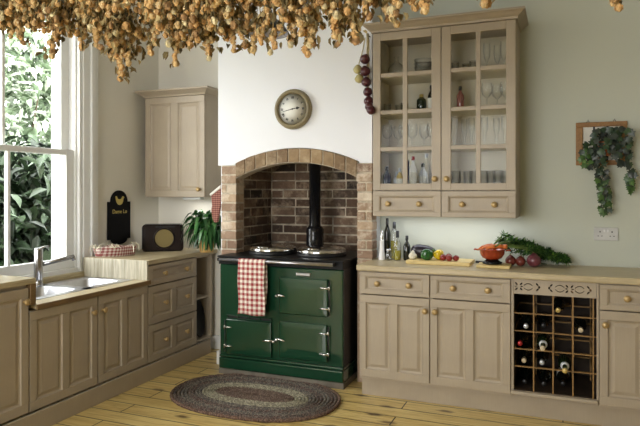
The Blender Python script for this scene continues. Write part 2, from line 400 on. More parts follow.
o = struct(mb.build('trim_2', M['archbrick'], None, .005), 'segmental brick arch over the cooker recess'); mo.build('mortar', M['mortar'], o)
# recess: back and side walls in sooty brick
mb = MB(); mo = MB(); YR = 4.80
mo.box(AX0-.1, YR, 0, AX1+.1, YR+.06, 1.9)
mo.box(AX0-.115, YB+.12, 0, AX0-.006, YR, 1.9); mo.box(AX1+.006, YB+.12, 0, AX1+.018, YR, 1.75)
zz = .88; row = 0
while zz < 1.75:
    h = .077; x = AX0 - (0 if row % 2 else .12)
    while x < AX1:
        w = .235 if R.random() < .8 else .115
        xa, xb = max(x, AX0), min(x+w, AX1)
        if xb-xa > .03: mb.box(xa+.006, YR-.006+R.uniform(-.004,.004), zz, xb-.005, YR+.03, zz+h-.013+R.uniform(-.004,.004))
        x += w
    y = YB+.122 + (0 if row % 2 else -.1)
    while y < YR:
        ya, yb = max(y, YB+.122), min(y+.215, YR-.004)
        if yb-ya > .03:
            mb.box(AX0-.03, ya+.005, zz, AX0+R.uniform(-.003,.003), yb-.005, zz+h-.011)
            mb.box(AX1-R.uniform(-.003,.003), ya+.005, zz, AX1+.016, yb-.005, zz+h-.011)
        y += .215
    zz += h; row += 1
o = struct(mb.build('wall_recess', M['sootbrick'], None, .005), 'sooty brick lining of the cooker recess'); mo.build('mortar', M['mortar_d'], o)
sbox('trim_3', (AX0-.04, 3.975, 0, AX1-.03, YR, .045), M['stone'], 'grey stone hearth under the cooker', .006)
m = MB(); m.box(XW, YA-.018, 0, CL, YA, .12); m.box(CL-.016, YB, 0, CL+.01, YA, .11); struct(m.build('baseboard_back', M['trimwhite'], None, .004))

# ------------------------------------------------------------------ sash window
w = bpy.data.objects.new('window_1', None); COL.objects.link(w); struct(w, 'white painted sash window over the sink')
m = MB()
m.box(XW-.14, WY0, WZ0, XW-.005, WY0+.03, WZ1); m.box(XW-.14, WY1-.02, WZ0, XW-.005, WY1, WZ1); m.box(XW-.14, WY0, WZ1-.03, XW-.005, WY1, WZ1)
m.box(XW-.225, WY1-.045, WZ0-.02, XW-.14, WY1+.01, WZ1); m.box(XW-.225, WY0-.01, WZ0-.02, XW-.14, WY0+.04, WZ1)
m.build('box_frame', M['trimwhite'], w, .003)
m = MB(); m.box(XW-.27, WY0, WZ0-.03, XW+.012, WY1+.02, WZ0+.012); m.build('sill', M['trimwhite'], w, .004)
def sash(name, xa, xb, z0, z1, rb, rt):
    y0, y1 = WY0+.03, WY1-.02; s = .075
    m = MB(); m.box(xa, y0, z0, xb, y0+s, z1); m.box(xa, y1-s, z0, xb, y1, z1); m.box(xa, y0+s, z0, xb, y1-s, z0+rb); m.box(xa, y0+s, z1-rt, xb, y1-s, z1)
    yc = 3.0; m.box(xa+.004, yc-.012, z0+rb, xb-.004, yc+.012, z1-rt)
    o = m.build(name, M['trimwhite'], w, .004)
    for q0, q1 in ((y0+s, yc-.012), (yc+.012, y1-s)):
        g = MB(); xm = (xa+xb)/2; g.box(xm-.002, q0-.004, z0+rb-.004, xm+.002, q1+.004, z1-rt+.004); g.build('glass_pane', M['pane'], o)
    return o
sash('lower_sash', XW-.062, XW-.02, WZ0+.012, 1.715, .075, .04)
sash('upper_sash', XW-.115, XW-.072, 1.675, WZ1-.03, .04, .06)
m = MB()
for (ya, yb, t) in ((WY1-.004, WY1+.03, .022), (WY1+.03, WY1+.10, .03), (WY1+.10, WY1+.135, .048), (WY1+.135, WY1+.185, .034)):
    m.box(XW-.01, ya, .74, XW+t, yb, WZ1+.18); m.box(XW-.01, WY0*2-0-(yb-(WY1-WY0)), .9, XW+t, WY0*2-(ya-(WY1-WY0)), WZ1+.18)
struct(m.build('trim_4', M['trimwhite'], None, .006), 'white moulded architrave beside the window')

# ------------------------------------------------------------------ garden
m = MB(); m.box(-12, -4, -.5, XW-.34, 12, -.4); struct(m.build('ground', plain('garden_soil', srgb(70,80,44), .95, var=.2)))
def leaf(mb, p, L, W, yaw, pit, rol, m=0, fold=.25):
    Mx = Matrix.Translation(p) @ Matrix.Rotation(yaw,4,'Z') @ Matrix.Rotation(pit,4,'Y') @ Matrix.Rotation(rol,4,'X')
    pts = [(0,0,0),(L*.3,W*.42,fold*W),(L*.65,W*.38,fold*W),(L,0,-.1*L),(L*.65,-W*.38,fold*W),(L*.3,-W*.42,fold*W),(L*.33,0,0),(L*.66,0,-.02*L)]
    mb.add([Mx @ Vector(q) for q in pts], [(0,6,1),(6,7,2,1),(7,3,2),(0,5,6),(5,4,7,6),(4,3,7)], True, m)
def shrub(name, label, c, rad3, n, mat, L, blossoms=0):
    t = thing(name, label, 'shrub', (c[0], c[1], -.4)); mb = MB(); st = MB(); bl = MB()
    for i in range(n):
        a = R.uniform(0, 2*PI); ph = math.acos(R.uniform(-1, 1)); r = R.uniform(.45, 1)
        p = Vector((rad3[0]*r*math.sin(ph)*math.cos(a), rad3[1]*r*math.sin(ph)*math.sin(a), c[2]+.4+rad3[2]*r*math.cos(ph)))
        if p.z < .02: continue
        leaf(mb, p, L*R.uniform(.7,1.3), L*.5*R.uniform(.7,1.2), R.uniform(0,2*PI), R.uniform(-.1,1.2), R.uniform(-.6,.6))
        if i < blossoms:
            p2 = p*1.04
            for k in range(5): leaf(bl, p2, L*.55, L*.4, k*1.26+a, R.uniform(-.3,.3), 0)
    for k in range(9):
        a = k*.7; q = Vector((rad3[0]*.8*math.cos(a), rad3[1]*.8*math.sin(a), c[2]+.4+rad3[2]*R.uniform(.1,.7)))
        st.tube([(0,0,0), q*.4+Vector((0,0,.2)), q], [.03,.018,.006], 6)
    mb.build('leaves', mat, t, normals=False); st.build('branches', M['bark'], t)
    if blossoms: bl.build('blossom', M['blossom'], t, normals=False)
shrub('evergreen_shrub', 'dark green large-leaved shrub outside the lower sash of the window', (-4.85,4.3,.75), (.75,1.9,1.2), 7500, M['shrub_d'], .17)
shrub('flowering_shrub', 'pale flowering shrub rising behind the upper sash of the window', (-6.6,5.5,1.7), (.85,3.0,2.3), 11000, M['shrub'], .18, 1500)
# ------------------------------------------------------------------ cabinet making (all face -y in their own frame)
RAISED = [(0,0),(.005,.008),(.013,.011),(.017,.011),(.036,.004)]
FLAT = [(0,0),(.006,.002),(.012,.009),(.018,.010)]
def front(x0, z0, x1, z1, panels, t=.022, y=0, prof=RAISED):
    """a framed door or drawer front; its back at y, its face at y-t"""
    mb = MB(); f = y-t
    if panels:
        pz0, pz1 = panels[0][1], panels[0][3]
        mb.box(x0, f, z0, x1, y, pz0); mb.box(x0, f, pz1, x1, y, z1)
        xs = [x0] + [q for p in panels for q in (p[0], p[2])] + [x1]
        for i in range(0, len(xs), 2): mb.box(xs[i], f, pz0, xs[i+1], y, pz1)
        for p in panels:
            vs = []; fs = []
            for o, d in prof: vs += [(p[0]+o,f+d,p[1]+o),(p[2]-o,f+d,p[1]+o),(p[2]-o,f+d,p[3]-o),(p[0]+o,f+d,p[3]-o)]
            for i in range(len(prof)-1):
                for k in range(4): fs.append((4*i+k, 4*i+(k+1)%4, 4*i+4+(k+1)%4, 4*i+4+k))
            q = 4*(len(prof)-1); fs.append((q,q+1,q+2,q+3)); mb.add(vs, fs)
    else: mb.box(x0, f, z0, x1, y, z1)
    return mb
def knob(parent, x, y, z, mat='brass', r=.020, name='knob'):
    k = MB(); k.lathe([(r*.55,0),(r*.45,.004),(r*.4,.012),(r*.8,.017),(r,.023),(r*.9,.029),(r*.5,.033),(.001,.034)], 14, (0,0,0), 'y')
    k.xf(Matrix.Translation((x,y,z)) @ Matrix.Diagonal((1,-1,1,1))); return k.build(name, M[mat], parent)
def carcass(x0, x1, z0, z1, y0, y1, t=.018, shelves=()):
    m = MB(); m.box(x0,y0,z0,x0+t,y1,z1); m.box(x1-t,y0,z0,x1,y1,z1); m.box(x0+t,y0,z0,x1-t,y1,z0+t); m.box(x0+t,y0,z1-t,x1-t,y1,z1); m.box(x0+t,y1-.008,z0+t,x1-t,y1,z1-t)
    return m
def two(x0, x1, z0, z1, st, mid, rail):
    w = (x1-x0-2*st-mid)/2
    return [(x0+st, z0+rail, x0+st+w, z1-rail), (x1-st-w, z0+rail, x1-st, z1-rail)]

# ---- right-hand base units, faces at y 3.88
YF = 3.902
def base_unit(x0, x1, label, knobs, kx):
    t = thing('base_cabinet', label, 'cabinet', (x0, YF, 0), 0, 'base cabinets of the right-hand run'); w = x1-x0
    carcass(0, w, .125, .858, 0, YW-YF-.003).build('body', M['paint'], t)
    g = .0035
    d = front(g, .705, w-g, .852, [(.045,.733,w-.045,.826)], prof=FLAT).build('drawer', M['paint'], t, .0025)
    for k in knobs: knob(d, k-x0, -.0165, .778)
    pz = two(g, w-g, .145, .698, .045, .052, .052)
    d = front(g, .145, w-g, .698, pz).build('door', M['paint'], t, .0025)
    knob(d, kx-x0, -.022, .619)
    return t
base_unit(-1.285, -.802, 'taupe base cabinet next to the range cooker, below the bottles', (-1.155,-.94), -.831)
base_unit(-.802, -.298, 'taupe base cabinet between the wine rack and the unit beside the cooker', (-.653,-.437), -.766)
base_unit(.196, .70, 'taupe base cabinet right of the wine rack, at the photo edge', (.343,.555), .229)
# plinth
m = MB(); m.box(-1.285, 3.945, 0, .70, 3.965, .124); tag(m.build('kickboard', M['paint'], None, .003), 'taupe kickboard along the floor under the right-hand cabinets', 'kickboard')
m = MB(); m.box(-1.30, 3.862, .860, .72, YW-.001, .900); tag(m.build('worktop', M['worktop'], None, .008), 'pale oak worktop over the right-hand cabinets', 'worktop')
# wine rack unit
wx0, wx1 = -.298, .196; W = wx1-wx0
t = thing('wine_cabinet', 'taupe wine cabinet with pierced apron and a pine bottle rack', 'cabinet', (wx0, YF, 0))
m = MB(); m.box(0,-.012,.145,.016,.49,.858); m.box(W-.012,-.012,.145,W,.49,.858); m.box(.016,.482,.145,W-.012,.49,.858)
m.build('body', M['paint'], t, .002)
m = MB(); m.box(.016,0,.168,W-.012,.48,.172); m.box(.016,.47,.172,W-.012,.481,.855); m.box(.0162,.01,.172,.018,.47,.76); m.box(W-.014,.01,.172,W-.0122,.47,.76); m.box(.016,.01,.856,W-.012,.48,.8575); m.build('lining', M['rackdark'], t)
m = MB(); m.box(-.002,-.034,.146,W-.004,.40,.168); m.build('sill', M['paint'], t, .006)
# pierced apron through a filled 2D curve with holes
cu = bpy.data.curves.new('apron', 'CURVE'); cu.dimensions = '2D'; cu.fill_mode = 'BOTH'; cu.extrude = .006
def spl(pts):
    s = cu.splines.new('POLY'); s.points.add(len(pts)-1)
    for q, p in zip(s.points, pts): q.co = (p[0], p[1], 0, 1)
    s.use_cyclic_u = True
spl([(.017,.766),(W-.013,.766),(W-.013,.857),(.017,.857)])
def leafhole(x, z, L, wd, a):
    pts = []
    for i in range(12):
        q = 2*PI*i/12; u = L*math.cos(q); v = wd*math.sin(q)*abs(math.sin(q))**.3
        pts.append((x+u*math.cos(a)-v*math.sin(a), z+u*math.sin(a)+v*math.cos(a)))
    spl(pts)
def lens(x, z, L, h):
    for sgn in (1,-1):
        o_ = [(x-L+2*L*i/10, z+sgn*(.004+h*math.sin(PI*i/10))) for i in range(1,10)]
        i_ = [(x-L+2*L*i/10, z+sgn*(.004+h*math.sin(PI*i/10)-.0055)) for i in range(9,0,-1)]
        spl(o_+i_)
za = .812
for x in (.045, .334):
    for sx in (-1,1):
        for sz in (-1,1): leafhole(x+sx*.014, za+sz*.016, .0112, .0052, sx*sz*.85)
        leafhole(x+sx*.017, za, .008, .004, 0) 
for x in (.10, .28, .39): lens(x, za, .032, .019)
for x in (.152, .232, .437):
    for sz in (-1,1): leafhole(x, za+sz*.016, .0112, .0052, sz*.85*(1 if x > .2 and x < .3 else -1))
    leafhole(x+(.012 if x != .232 else -.012), za, .006, .009, 0)
co = bpy.data.objects.new('apron_tmp', cu); COL.objects.link(co); co.rotation_euler = (PI/2,0,0)
bpy.context.view_layer.update()
me = bpy.data.meshes.new_from_object(co.evaluated_get(bpy.context.evaluated_depsgraph_get())); me.transform(Matrix.Rotation(PI/2,4,'X'))
bpy.data.objects.remove(co); me.materials.append(M['paint']) if not me.materials else None
me.materials[0] = M['paint']
o = bpy.data.objects.new('apron', me); COL.objects.link(o); o.parent = t; o.location = (0,-.006,0)
VX = [-.167,-.056,.055,.166]; HZ = [.645,.535,.424,.316]
rk = MB()
for x in VX:
    x -= wx0
    rk.box(x-.0038,-.004,.168,x+.0038,.02,.766); rk.box(x-.004,.36,.168,x+.004,.385,.766)
for z in HZ:
    rk.box(.016,.0,z-.003,W-.012,.018,z+.003); rk.box(.016,.36,z-.004,W-.012,.384,z+.004)
    for x in [.02]+[q-wx0 for q in VX]: rk.box(x-.004,.018,z-.003,x+.004,.36,z+.003)
rk.build('rack', M['rackwood'], t)
# wine bottles lying in the rack: axis +y, cap towards the room
def wine_bottle(label, x, z, out, foil, glass='darkglass', white=False):
    t = thing('wine_bottle', label, 'bottle', (x, YF+.02-out, z), 0, 'wine bottles in the rack')
    b = MB(); b.lathe([(.013,.03),(.0135,.10),(.022,.125),(.037,.15),(.0375,.29),(.034,.31),(.001,.305)], 16, (0,0,0), 'y'); b.build('bottle_body', M[glass], t)
    c = MB(); c.lathe([(.001,0),(.0125,.001),(.0145,.003),(.0145,.014),(.0138,.016),(.0138,.02 if out > .1 else .05)], 16, (0,0,0), 'y'); c.build('capsule', M[foil], t)
    if out > .1:
        q = MB(); q.lathe([(.0225,.10),(.0245,.104),(.0245,.116),(.0225,.12)], 16, (0,0,0), 'y'); q.build('neck_ring', M['greyfoil'], t)
    if white: c = MB(); c.lathe([(.0379,.17),(.0379,.26)], 16, (0,0,0), 'y'); c.build('label', M['label'], t)
    return t
B = [(-.212,.568,.03,'greyfoil','wine bottle with a silver cap, second row of the rack, left column'),
     (-.028,.676,.01,'goldfoil','wine bottle with a gold cap, top row of the rack, third column'),
     (.098,.568,.02,'cork','wine bottle with a cream cap, second row of the rack, right column'),
     (-.247,.456,.02,'redfoil','wine bottle with a red cap, third row of the rack, left column'),
     (-.112,.470,.15,'cork','wine bottle sticking far out with a pale cap, third row, second column of the rack'),
     (-.225,.348,.0,'cork','wine bottle with a dull tan cap, fourth row of the rack, left column'),
     (-.120,.348,.01,'greyfoil','wine bottle with a small white cap, fourth row, second column of the rack'),
     (.010,.352,.15,'goldfoil','wine bottle sticking far out with a gold cap, fourth row, third column of the rack')]
for x, z, out, foil, lab in B: wine_bottle(lab, x, z, out, foil, 'greenglass' if out > .1 else 'darkglass')
wine_bottle('wine bottle showing a cream label in the bottom row of the rack', .0, .212, -.06, 'iron', 'darkglass', True)
for x, z, lab in ((-.222,.208,'dark bottle in the bottom row of the rack, left column'),(-.11,.208,'dark bottle in the bottom row of the rack, second column'),(-.112,.568,'dark bottle in the second row of the rack, second column')):
    wine_bottle(lab, x, z, -.03, 'iron')

# ---- glazed wall cabinet
UX0, UX1, UY, UZ0, UZ1 = -1.236, -.277, 4.052, 1.224, 2.503
t = thing('wall_cabinet', 'tall taupe glazed wall cabinet full of glassware', 'cabinet', (UX0, UY, 0)); W = UX1-UX0; D = YW-UY-.002; C = W/2
m = carcass(0, W, UZ0, UZ1, 0, D); m.box(.018,0,1.385,W-.018,D-.008,1.403); m.box(C-.012,0,UZ0+.02,C+.012,.02,UZ1-.02); m.build('body', M['paint'], t)
m = MB(); m.box(.019,D-.0125,1.404,W-.019,D-.0085,UZ1-.019); m.box(.0185,.03,1.404,.0205,D-.013,UZ1-.019); m.box(W-.0205,.03,1.404,W-.0185,D-.013,UZ1-.019); m.build('lining', M['paint_inside'], t)
for z in (1.690, 1.946, 2.204):
    m = MB(); m.box(.021,.03,z-.010,W-.021,D-.013,z+.006); m.build('shelf', M['paint_inside'], t, .002)
# crown moulding
prof = [(0,0),(.008,0),(.010,.012),(.016,.018),(.028,.026),(.040,.038),(.050,.044),(.056,.046),(.056,.060),(0,.062)]
def crown(W, D, z, prof, mat, parent, left=True, right=True):
    m = MB(); n = len(prof); vs = []
    y0 = -.022
    for o, h in prof:
        vs += [(-o if left else 0, D, z+h), (-o if left else 0, y0-o, z+h), (W+(o if right else 0), y0-o, z+h), (W+(o if right else 0), D, z+h)]
    fs = [(4*i+k, 4*i+k+1, 4*i+5+k, 4*i+4+k) for i in range(n-1) for k in range(3)]
    q = 4*(n-1); fs += [(q,q+1,q+2,q+3), (0,1,2,3)]; fs += [tuple(4*i for i in range(n)), tuple(4*i+3 for i in range(n))]
    m.add(vs, fs); return m.build('crown_moulding', mat, parent)
crown(W, D, UZ1, prof, M['paint'], t)
ZB = [1.452, 1.690+.0, 1.946, 2.204, 2.445]
def glazed(x0, x1, ox, kx):
    z0, z1 = 1.405, UZ1-.003; mb = MB(); f = -.022
    s0, s1 = ox[0][0]-UX0, ox[1][1]-UX0; m0, m1 = ox[0][1]-UX0, ox[1][0]-UX0
    mb.box(x0,f,z0,s0,0,z1); mb.box(s1,f,z0,x1,0,z1); mb.box(s0,f,z0,s1,0,ZB[0]); mb.box(s0,f,ZB[-1],s1,0,z1)
    mb.box(m0,f+.003,ZB[0],m1,-.003,ZB[-1])
    for z in ZB[1:-1]:
        mb.box(s0,f+.003,z-.014,m0,-.003,z+.014); mb.box(m1,f+.003,z-.014,s1,-.003,z+.014)
    d = mb.build('door', M['paint'], t, .003)
    g = MB(); g.box(s0-.004,-.010,ZB[0]-.004,s1+.004,-.006,ZB[-1]+.004); g.build('glass_pane', M['pane'], d)
    knob(d, kx-UX0, f, 1.481)
glazed(.003, C-.002, ((-1.178,-1.021),(-.988,-.822)), -.797)
glazed(C+.002, W-.003, ((-.692,-.531),(-.499,-.340)), -.719)
for x0, x1, ks in ((.003, C-.002, (-1.122,-.905)), (C+.002, W-.003, (-.618,-.412))):
    d = front(x0, UZ0+.002, x1, 1.398, [(x0+.045, 1.258, x1-.045, 1.366)], prof=FLAT).build('drawer', M['paint'], t, .0025)
    for k in ks: knob(d, k-UX0, -.0165, 1.312)

# glassware
def lathe_thing(name, label, cat, prof, mat, loc, group=None, seg=18, part='bowl'):
    m = MB(); m.shell(prof, seg); o = m.build(name, mat); o.location = loc; return tag(o, label, cat, group)
WG = [(.030,0),(.029,.003),(.006,.006),(.004,.012),(.004,.07),(.012,.078),(.030,.095),(.037,.12),(.037,.14),(.032,.175)]
TB = [(.001,.004),(.026,.003),(.028,0),(.030,.01),(.032,.135),(.030,.135),(.027,.012),(.001,.010)]
ST = [(.001,.004),(.022,.003),(.024,0),(.026,.01),(.028,.07),(.026,.07),(.023,.012),(.001,.010)]
FL = [(.028,0),(.027,.003),(.005,.006),(.004,.012),(.004,.055),(.010,.065),(.020,.09),(.024,.13),(.022,.185)]
TG = [(.026,0),(.026,.006),(.008,.012),(.006,.03),(.010,.05),(.008,.08),(.013,.10),(.020,.12),(.022,.20),(.019,.20)]
def rowof(name, cat, noun, prof, xs, z, y, place, seg=18):
    o0 = None
    for i, x in enumerate(xs):
        lab = f'{ORD[i]} {noun} from the left {place}'
        yy = y + (.05 if i % 2 else -.03)
        if o0 is None:
            o0 = lathe_thing(name, lab, cat, prof, M['glass'], (x,yy,z), noun + ' ' + place, seg)
        else:
            c = o0.copy(); COL.objects.link(c); c.location = (x,yy,z); c['label'] = lab
YG = 4.19
S4, S3, S2, S1 = 1.403, 1.696, 1.952, 2.210
rowof('champagne_flute','glass','champagne flute', FL, (-.475,-.415,-.365), S1, YG, 'on the top shelf of the right glazed door')
rowof('shot_glass','glass','small glass', ST, (-.685,-.625,-.565), S1, YG, 'on the top shelf of the right glazed door')
rowof('wine_glass','glass','round wine glass', WG, (-.475,-.415,-.355), S2, YG, 'on the second shelf, right glazed door')
rowof('wine_glass','glass','wine glass', WG, (-1.165,-1.105,-1.045), S3, YG, 'on the third shelf, far-left column of panes')
rowof('wine_glass','glass','wine glass', WG, (-.985,-.915,-.845), S3, YG, 'on the third shelf, second column of panes')
rowof('small_tumbler','glass','small tumbler', ST, (-1.165,-1.10,-1.04), S2, YG, 'on the second shelf, far-left column of panes')
rowof('stem_glass','glass','tall stem glass', TG, (-.69,-.635,-.575), S3, YG, 'on the third shelf, third column of panes')
rowof('stem_glass','glass','tall stem glass', TG, (-.49,-.42,-.36), S3, YG, 'on the third shelf, far-right column of panes')
rowof('tumbler','glass','glass tumbler', TB, (-.68,-.61,-.56), S4, YG, 'on the bottom shelf, third column of panes')
rowof('tumbler','glass','glass tumbler', TB, (-.495,-.455,-.405,-.355), S4, YG, 'on the bottom shelf, far-right column of panes')
lathe_thing('decanter','round glass decanter on the top shelf behind the far-left pane','decanter',[(.001,.004),(.03,.003),(.045,.012),(.062,.045),(.060,.07),(.04,.095),(.016,.11),(.013,.14),(.02,.15)],M['glass'],(-1.105,YG,S1))
BW = [(.001,.004),(.03,.003),(.032,0),(.034,.006),(.06,.03),(.075,.06),(.073,.06),(.058,.032),(.03,.01),(.001,.01)]
for i, nm in enumerate(('lowest','middle','topmost')):
    lathe_thing('glass_bowl', f'{nm} glass bowl in the stack on the top shelf', 'bowl', BW, M['glass'], (-.905,YG,S1+.026*i), 'stacked glass bowls')
def bottle(name, label, loc, r, h, neck, body, cap='iron', lab=None, liquid=None, lv=.5, group=None, caph=.03):
    t = thing(name, label, 'bottle', loc, 0, group); nr = r*.36
    m = MB(); prof = [(.001,.003),(r*.8,.001),(r,.008),(r,h*neck),(r*.8,h*(neck+.06)),(nr,h*(neck+.18)),(nr,h-caph)]
    (m.lathe if body != 'glass' else m.shell)(prof, 16); m.build('bottle_body', M[body], t)
    c = MB(); c.lathe([(nr*1.15,h-caph),(nr*1.25,h-caph+.003),(nr*1.2,h-.002),(.001,h)], 14); c.build('cap', M[cap], t)
    if lab: q = MB(); q.shell([(r*1.015,h*.12),(r*1.015,h*neck*.85)], 16); q.build('label', M[lab], t)
    if liquid: q = MB(); q.lathe([(r*.9,.006),(r*.93,.012),(r*.93,h*neck*lv),(.001,h*neck*lv)], 14); q.build('liquid', M[liquid], t)
    return t
bottle('liqueur_bottle','pink liqueur bottle on the second shelf of the right glazed door',(-.655,YG,S2),.026,.17,.6,'pink','iron')
bottle('dark_bottle','dark bottle with a white label on the second shelf, left glazed door',(-.855,YG,S2),.026,.19,.6,'darkglass','iron','label')
bottle('dark_jar','short dark jar on the second shelf behind the second column of panes',(-.925,YG,S2),.034,.13,.68,'greenglass','goldfoil')
SB = [(-1.165,.026,.15,'blueglass','iron',None,'short navy bottle at the left end of the bottom shelf'),
      (-1.115,.023,.12,'white','greyfoil',None,'small white bottle on the bottom shelf, far-left column of panes'),
      (-1.072,.02,.14,'goldfoil','greyfoil','label','small amber bottle with a white label on the bottom shelf'),
      (-1.035,.022,.19,'blueglass','blueglass',None,'tall navy bottle on the bottom shelf, far-left column of panes'),
      (-.975,.024,.21,'white','redfoil','label','white bottle with a red top on the bottom shelf, left glazed door'),
      (-.925,.026,.17,'greyfoil','iron','label','silvery bottle with a dark cap on the bottom shelf'),
      (-.882,.024,.225,'glass','greyfoil',None,'tallest clear spirit bottle on the bottom shelf, left glazed door'),
      (-.842,.024,.17,'blueglass','iron',None,'navy bottle next to the door knob on the bottom shelf')]
for i, (x, r, h, b, c, l, lab) in enumerate(SB): bottle('spirit_bottle', lab, (x, YG+(.05 if i % 2 else -.04), S4), r*1.15, h*1.15, .62, b, c, l, None, .5, 'bottles on the bottom shelf of the glazed cabinet')

# ---- left wall cabinet in the alcove
CX0, CX1, CY = -3.398, -2.783, 4.322
t = thing('wall_cabinet', 'taupe two-panel wall cabinet in the alcove above the radio', 'cabinet', (CX0, CY, 0)); W = CX1-CX0; D = YA-CY-.002
carcass(0, W, 1.347, 2.212, 0, D).build('body', M['paint'], t)
d = front(.004, 1.350, W-.004, 2.208, two(.004, W-.004, 1.350, 2.208, .052, .07, .055)).build('door', M['paint'], t, .0025); knob(d, -2.838-CX0, -.022, 1.414)
crown(W, D, 2.212, [(0,0),(.006,0),(.010,.012),(.03,.026),(.05,.038),(.064,.044),(.064,.058),(0,.06)], M['paint'], t)
m = MB(); m.box(-3.06,4.38,1.325,-2.88,4.44,1.346); o = tag(m.build('strip_light', M['plastic_w'], None, .004), 'slim white strip light fixed under the alcove wall cabinet', 'light')

# ---- left base units: built facing -y, turned to face +x
LF = -2.872; RZ = PI/2; LD = -XW+LF - .003
def left_unit(name, y0, label): return thing(name, label, 'cabinet', (LF, y0, 0), RZ)
# tall unit at the picture edge
t = left_unit('base_cabinet', 1.85, 'taupe base cabinet nearest the camera, at the left photo edge'); w = 2.575-1.85
carcass(0, w, .12, .858, 0, LD).build('body', M['paint'], t)
d = front(.1, .124, w-.004, .842, two(.1, w-.004, .124, .842, .05, .055, .055)).build('door', M['paint'], t, .0025); knob(d, w-.032, -.022, .765)
m = MB(); m.box(XW+.002, 1.80, .862, -2.845, 2.62, .896); o = tag(m.build('worktop', M['worktop_y'], None, .004), 'oak worktop at the left photo edge, raised above the sink', 'worktop')
m = MB(); m.box(XW+.002, 2.580, .738, -2.845, 2.62, .8615); m.build('upstand', M['oakedge'], o, .003)
# sink unit
t = left_unit('sink_cabinet', 2.578, 'taupe two-door cabinet under the double sink'); w = 3.642-2.578
m = MB(); m.box(0,0,.12,.018,LD,.705); m.box(w-.018,0,.12,w,LD,.705); m.box(.018,0,.12,w-.018,LD,.138); m.box(.018,LD-.01,.138,w-.018,LD,.56); m.box(.018,0,.685,w-.018,.02,.705); m.box(w/2-.01,0,.138,w/2+.01,.02,.685)
m.build('body', M['paint'], t)
c = 3.128-2.578
for x0, x1, kx in ((.003, c-.0055, c-.052), (c+.0055, w-.003, c+.044)):
    d = front(x0, .122, x1, .702, two(x0, x1, .122, .702, .05, .055, .055)).build('door', M['paint'], t, .0025); knob(d, kx, -.022, .606)
# sunken worktop with a hole for the sink
SX0, SX1, SY0, SY1 = -3.40, -2.975, 2.70, 3.605
m = MB(); z0, z1 = .708, .738
m.box(SX1,2.621,z0,-2.845,3.660,z1); m.box(XW+.002,2.621,z0,SX0,3.660,z1); m.box(SX0,2.621,z0,SX1,SY0,z1); m.box(SX0,SY1,z0,SX1,3.660,z1)
o = tag(m.build('sink_worktop', M['worktop_y']), 'low oak worktop surrounding the double sink', 'worktop')
m = MB(); m.box(XW+.002,2.63,z1,XW+.035,3.64,z1+.04); m.build('splash_strip', M['worktop_y'], o, .006)
m = MB(); m.box(-2.8455,2.622,z0-.002,-2.835,3.66,z1); m.build('front_edge', M['oakedge'], o, .003)
t = thing('double_sink', 'stainless steel double-bowl sink under the window', 'sink', (0,0,0))
def bowl(mb, x0, x1, y0, y1, zt, dep):
    vs = []; fs = []; loops = [(-.012,zt+.003),(0,zt+.002),(.006,zt-.006),(.016,zt-dep*.8),(.035,zt-dep)]
    n = 24
    for o, z in loops:
        for k in range(n):
            a = 2*PI*(k+.5)/n; ca, sa = math.cos(a), math.sin(a); e = .28
            px = (abs(ca)**e)*(1 if ca > 0 else -1); py = (abs(sa)**e)*(1 if sa > 0 else -1)
            vs.append(((x0+x1)/2+px*((x1-x0)/2-o), (y0+y1)/2+py*((y1-y0)/2-o), z))
    for i in range(len(loops)-1):
        for k in range(n): fs.append((i*n+k, i*n+(k+1)%n, (i+1)*n+(k+1)%n, (i+1)*n+k))
    fs.append(tuple(range((len(loops)-1)*n, len(loops)*n))); mb.add(vs, fs, True)
b1 = (-3.365,-3.02,2.76,3.14); b2 = (-3.365,-3.02,3.22,3.565)
m = MB(); zt = z1
m.box(SX0-.012,SY0-.012,zt,SX1+.012,b1[2],zt+.003); m.box(SX0-.012,b1[3],zt,SX1+.012,b2[2],zt+.003); m.box(SX0-.012,b2[3],zt,SX1+.012,SY1+.012,zt+.003)
m.box(SX0-.012,b1[2],zt,b1[0],b2[3],zt+.003); m.box(b1[1],b1[2],zt,SX1+.012,b2[3],zt+.003)
m.build('rim', M['steel'], t)
for b in (b1, b2):
    m = MB(); bowl(m, *b, zt, .16); q = m.build('basin', M['steel'], t, normals=False)
    d = MB(); d.lathe([(.001,zt-.157),(.03,zt-.156),(.038,zt-.159)], 16, ((b[0]+b[1])/2,(b[2]+b[3])/2,0)); d.build('drain', M['chrome'], q)
# tap
t = thing('mixer_tap', 'chrome mixer tap with a long straight spout at the sink', 'tap', (-3.385, 3.135, zt+.003))
m = MB(); m.lathe([(.036,0),(.036,.006),(.030,.012),(.028,.05),(.029,.055),(.029,.250),(.027,.262),(.001,.264)], 18); m.build('body', M['tapsteel'], t)
m = MB(); m.tube([(0,.015,.145),(.07,.15,.172),(.10,.225,.184)], [.017,.0155,.0155], 10); m.tube([(.097,.218,.184),(.10,.225,.158)], .014, 10); m.build('spout', M['tapsteel'], t)
m = MB(); m.tube([(.005,.0,.256),(.02,.035,.268),(.035,.062,.272)], [.008,.007,.006], 8); m.build('lever', M['tapsteel'], t)
# drawer unit
t = left_unit('drawer_cabinet', 3.646, 'taupe three-drawer cabinet between the sink and open shelves'); w = 4.284-3.646
carcass(0, w, .118, .848, 0, LD).build('body', M['paint'], t)
for z0_, z1_, kind in ((.692,.842,1),(.402,.684,2),(.120,.394,2)):
    if kind == 1: pn = [(.055, z0_+.032, w-.055, z1_-.03)]
    else: pn = two(.004, w-.004, z0_, z1_, .05, .06, .05)
    d = front(.004, z0_, w-.004, z1_, pn, prof=FLAT if kind == 1 else [(0,0),(.005,.008),(.013,.011),(.017,.011),(.03,.004)]).build('drawer', M['paint'], t, .0025)
    for k in (3.847, 4.13): knob(d, k-3.646, -.0125 if kind == 1 else -.018, (z0_+z1_)/2)
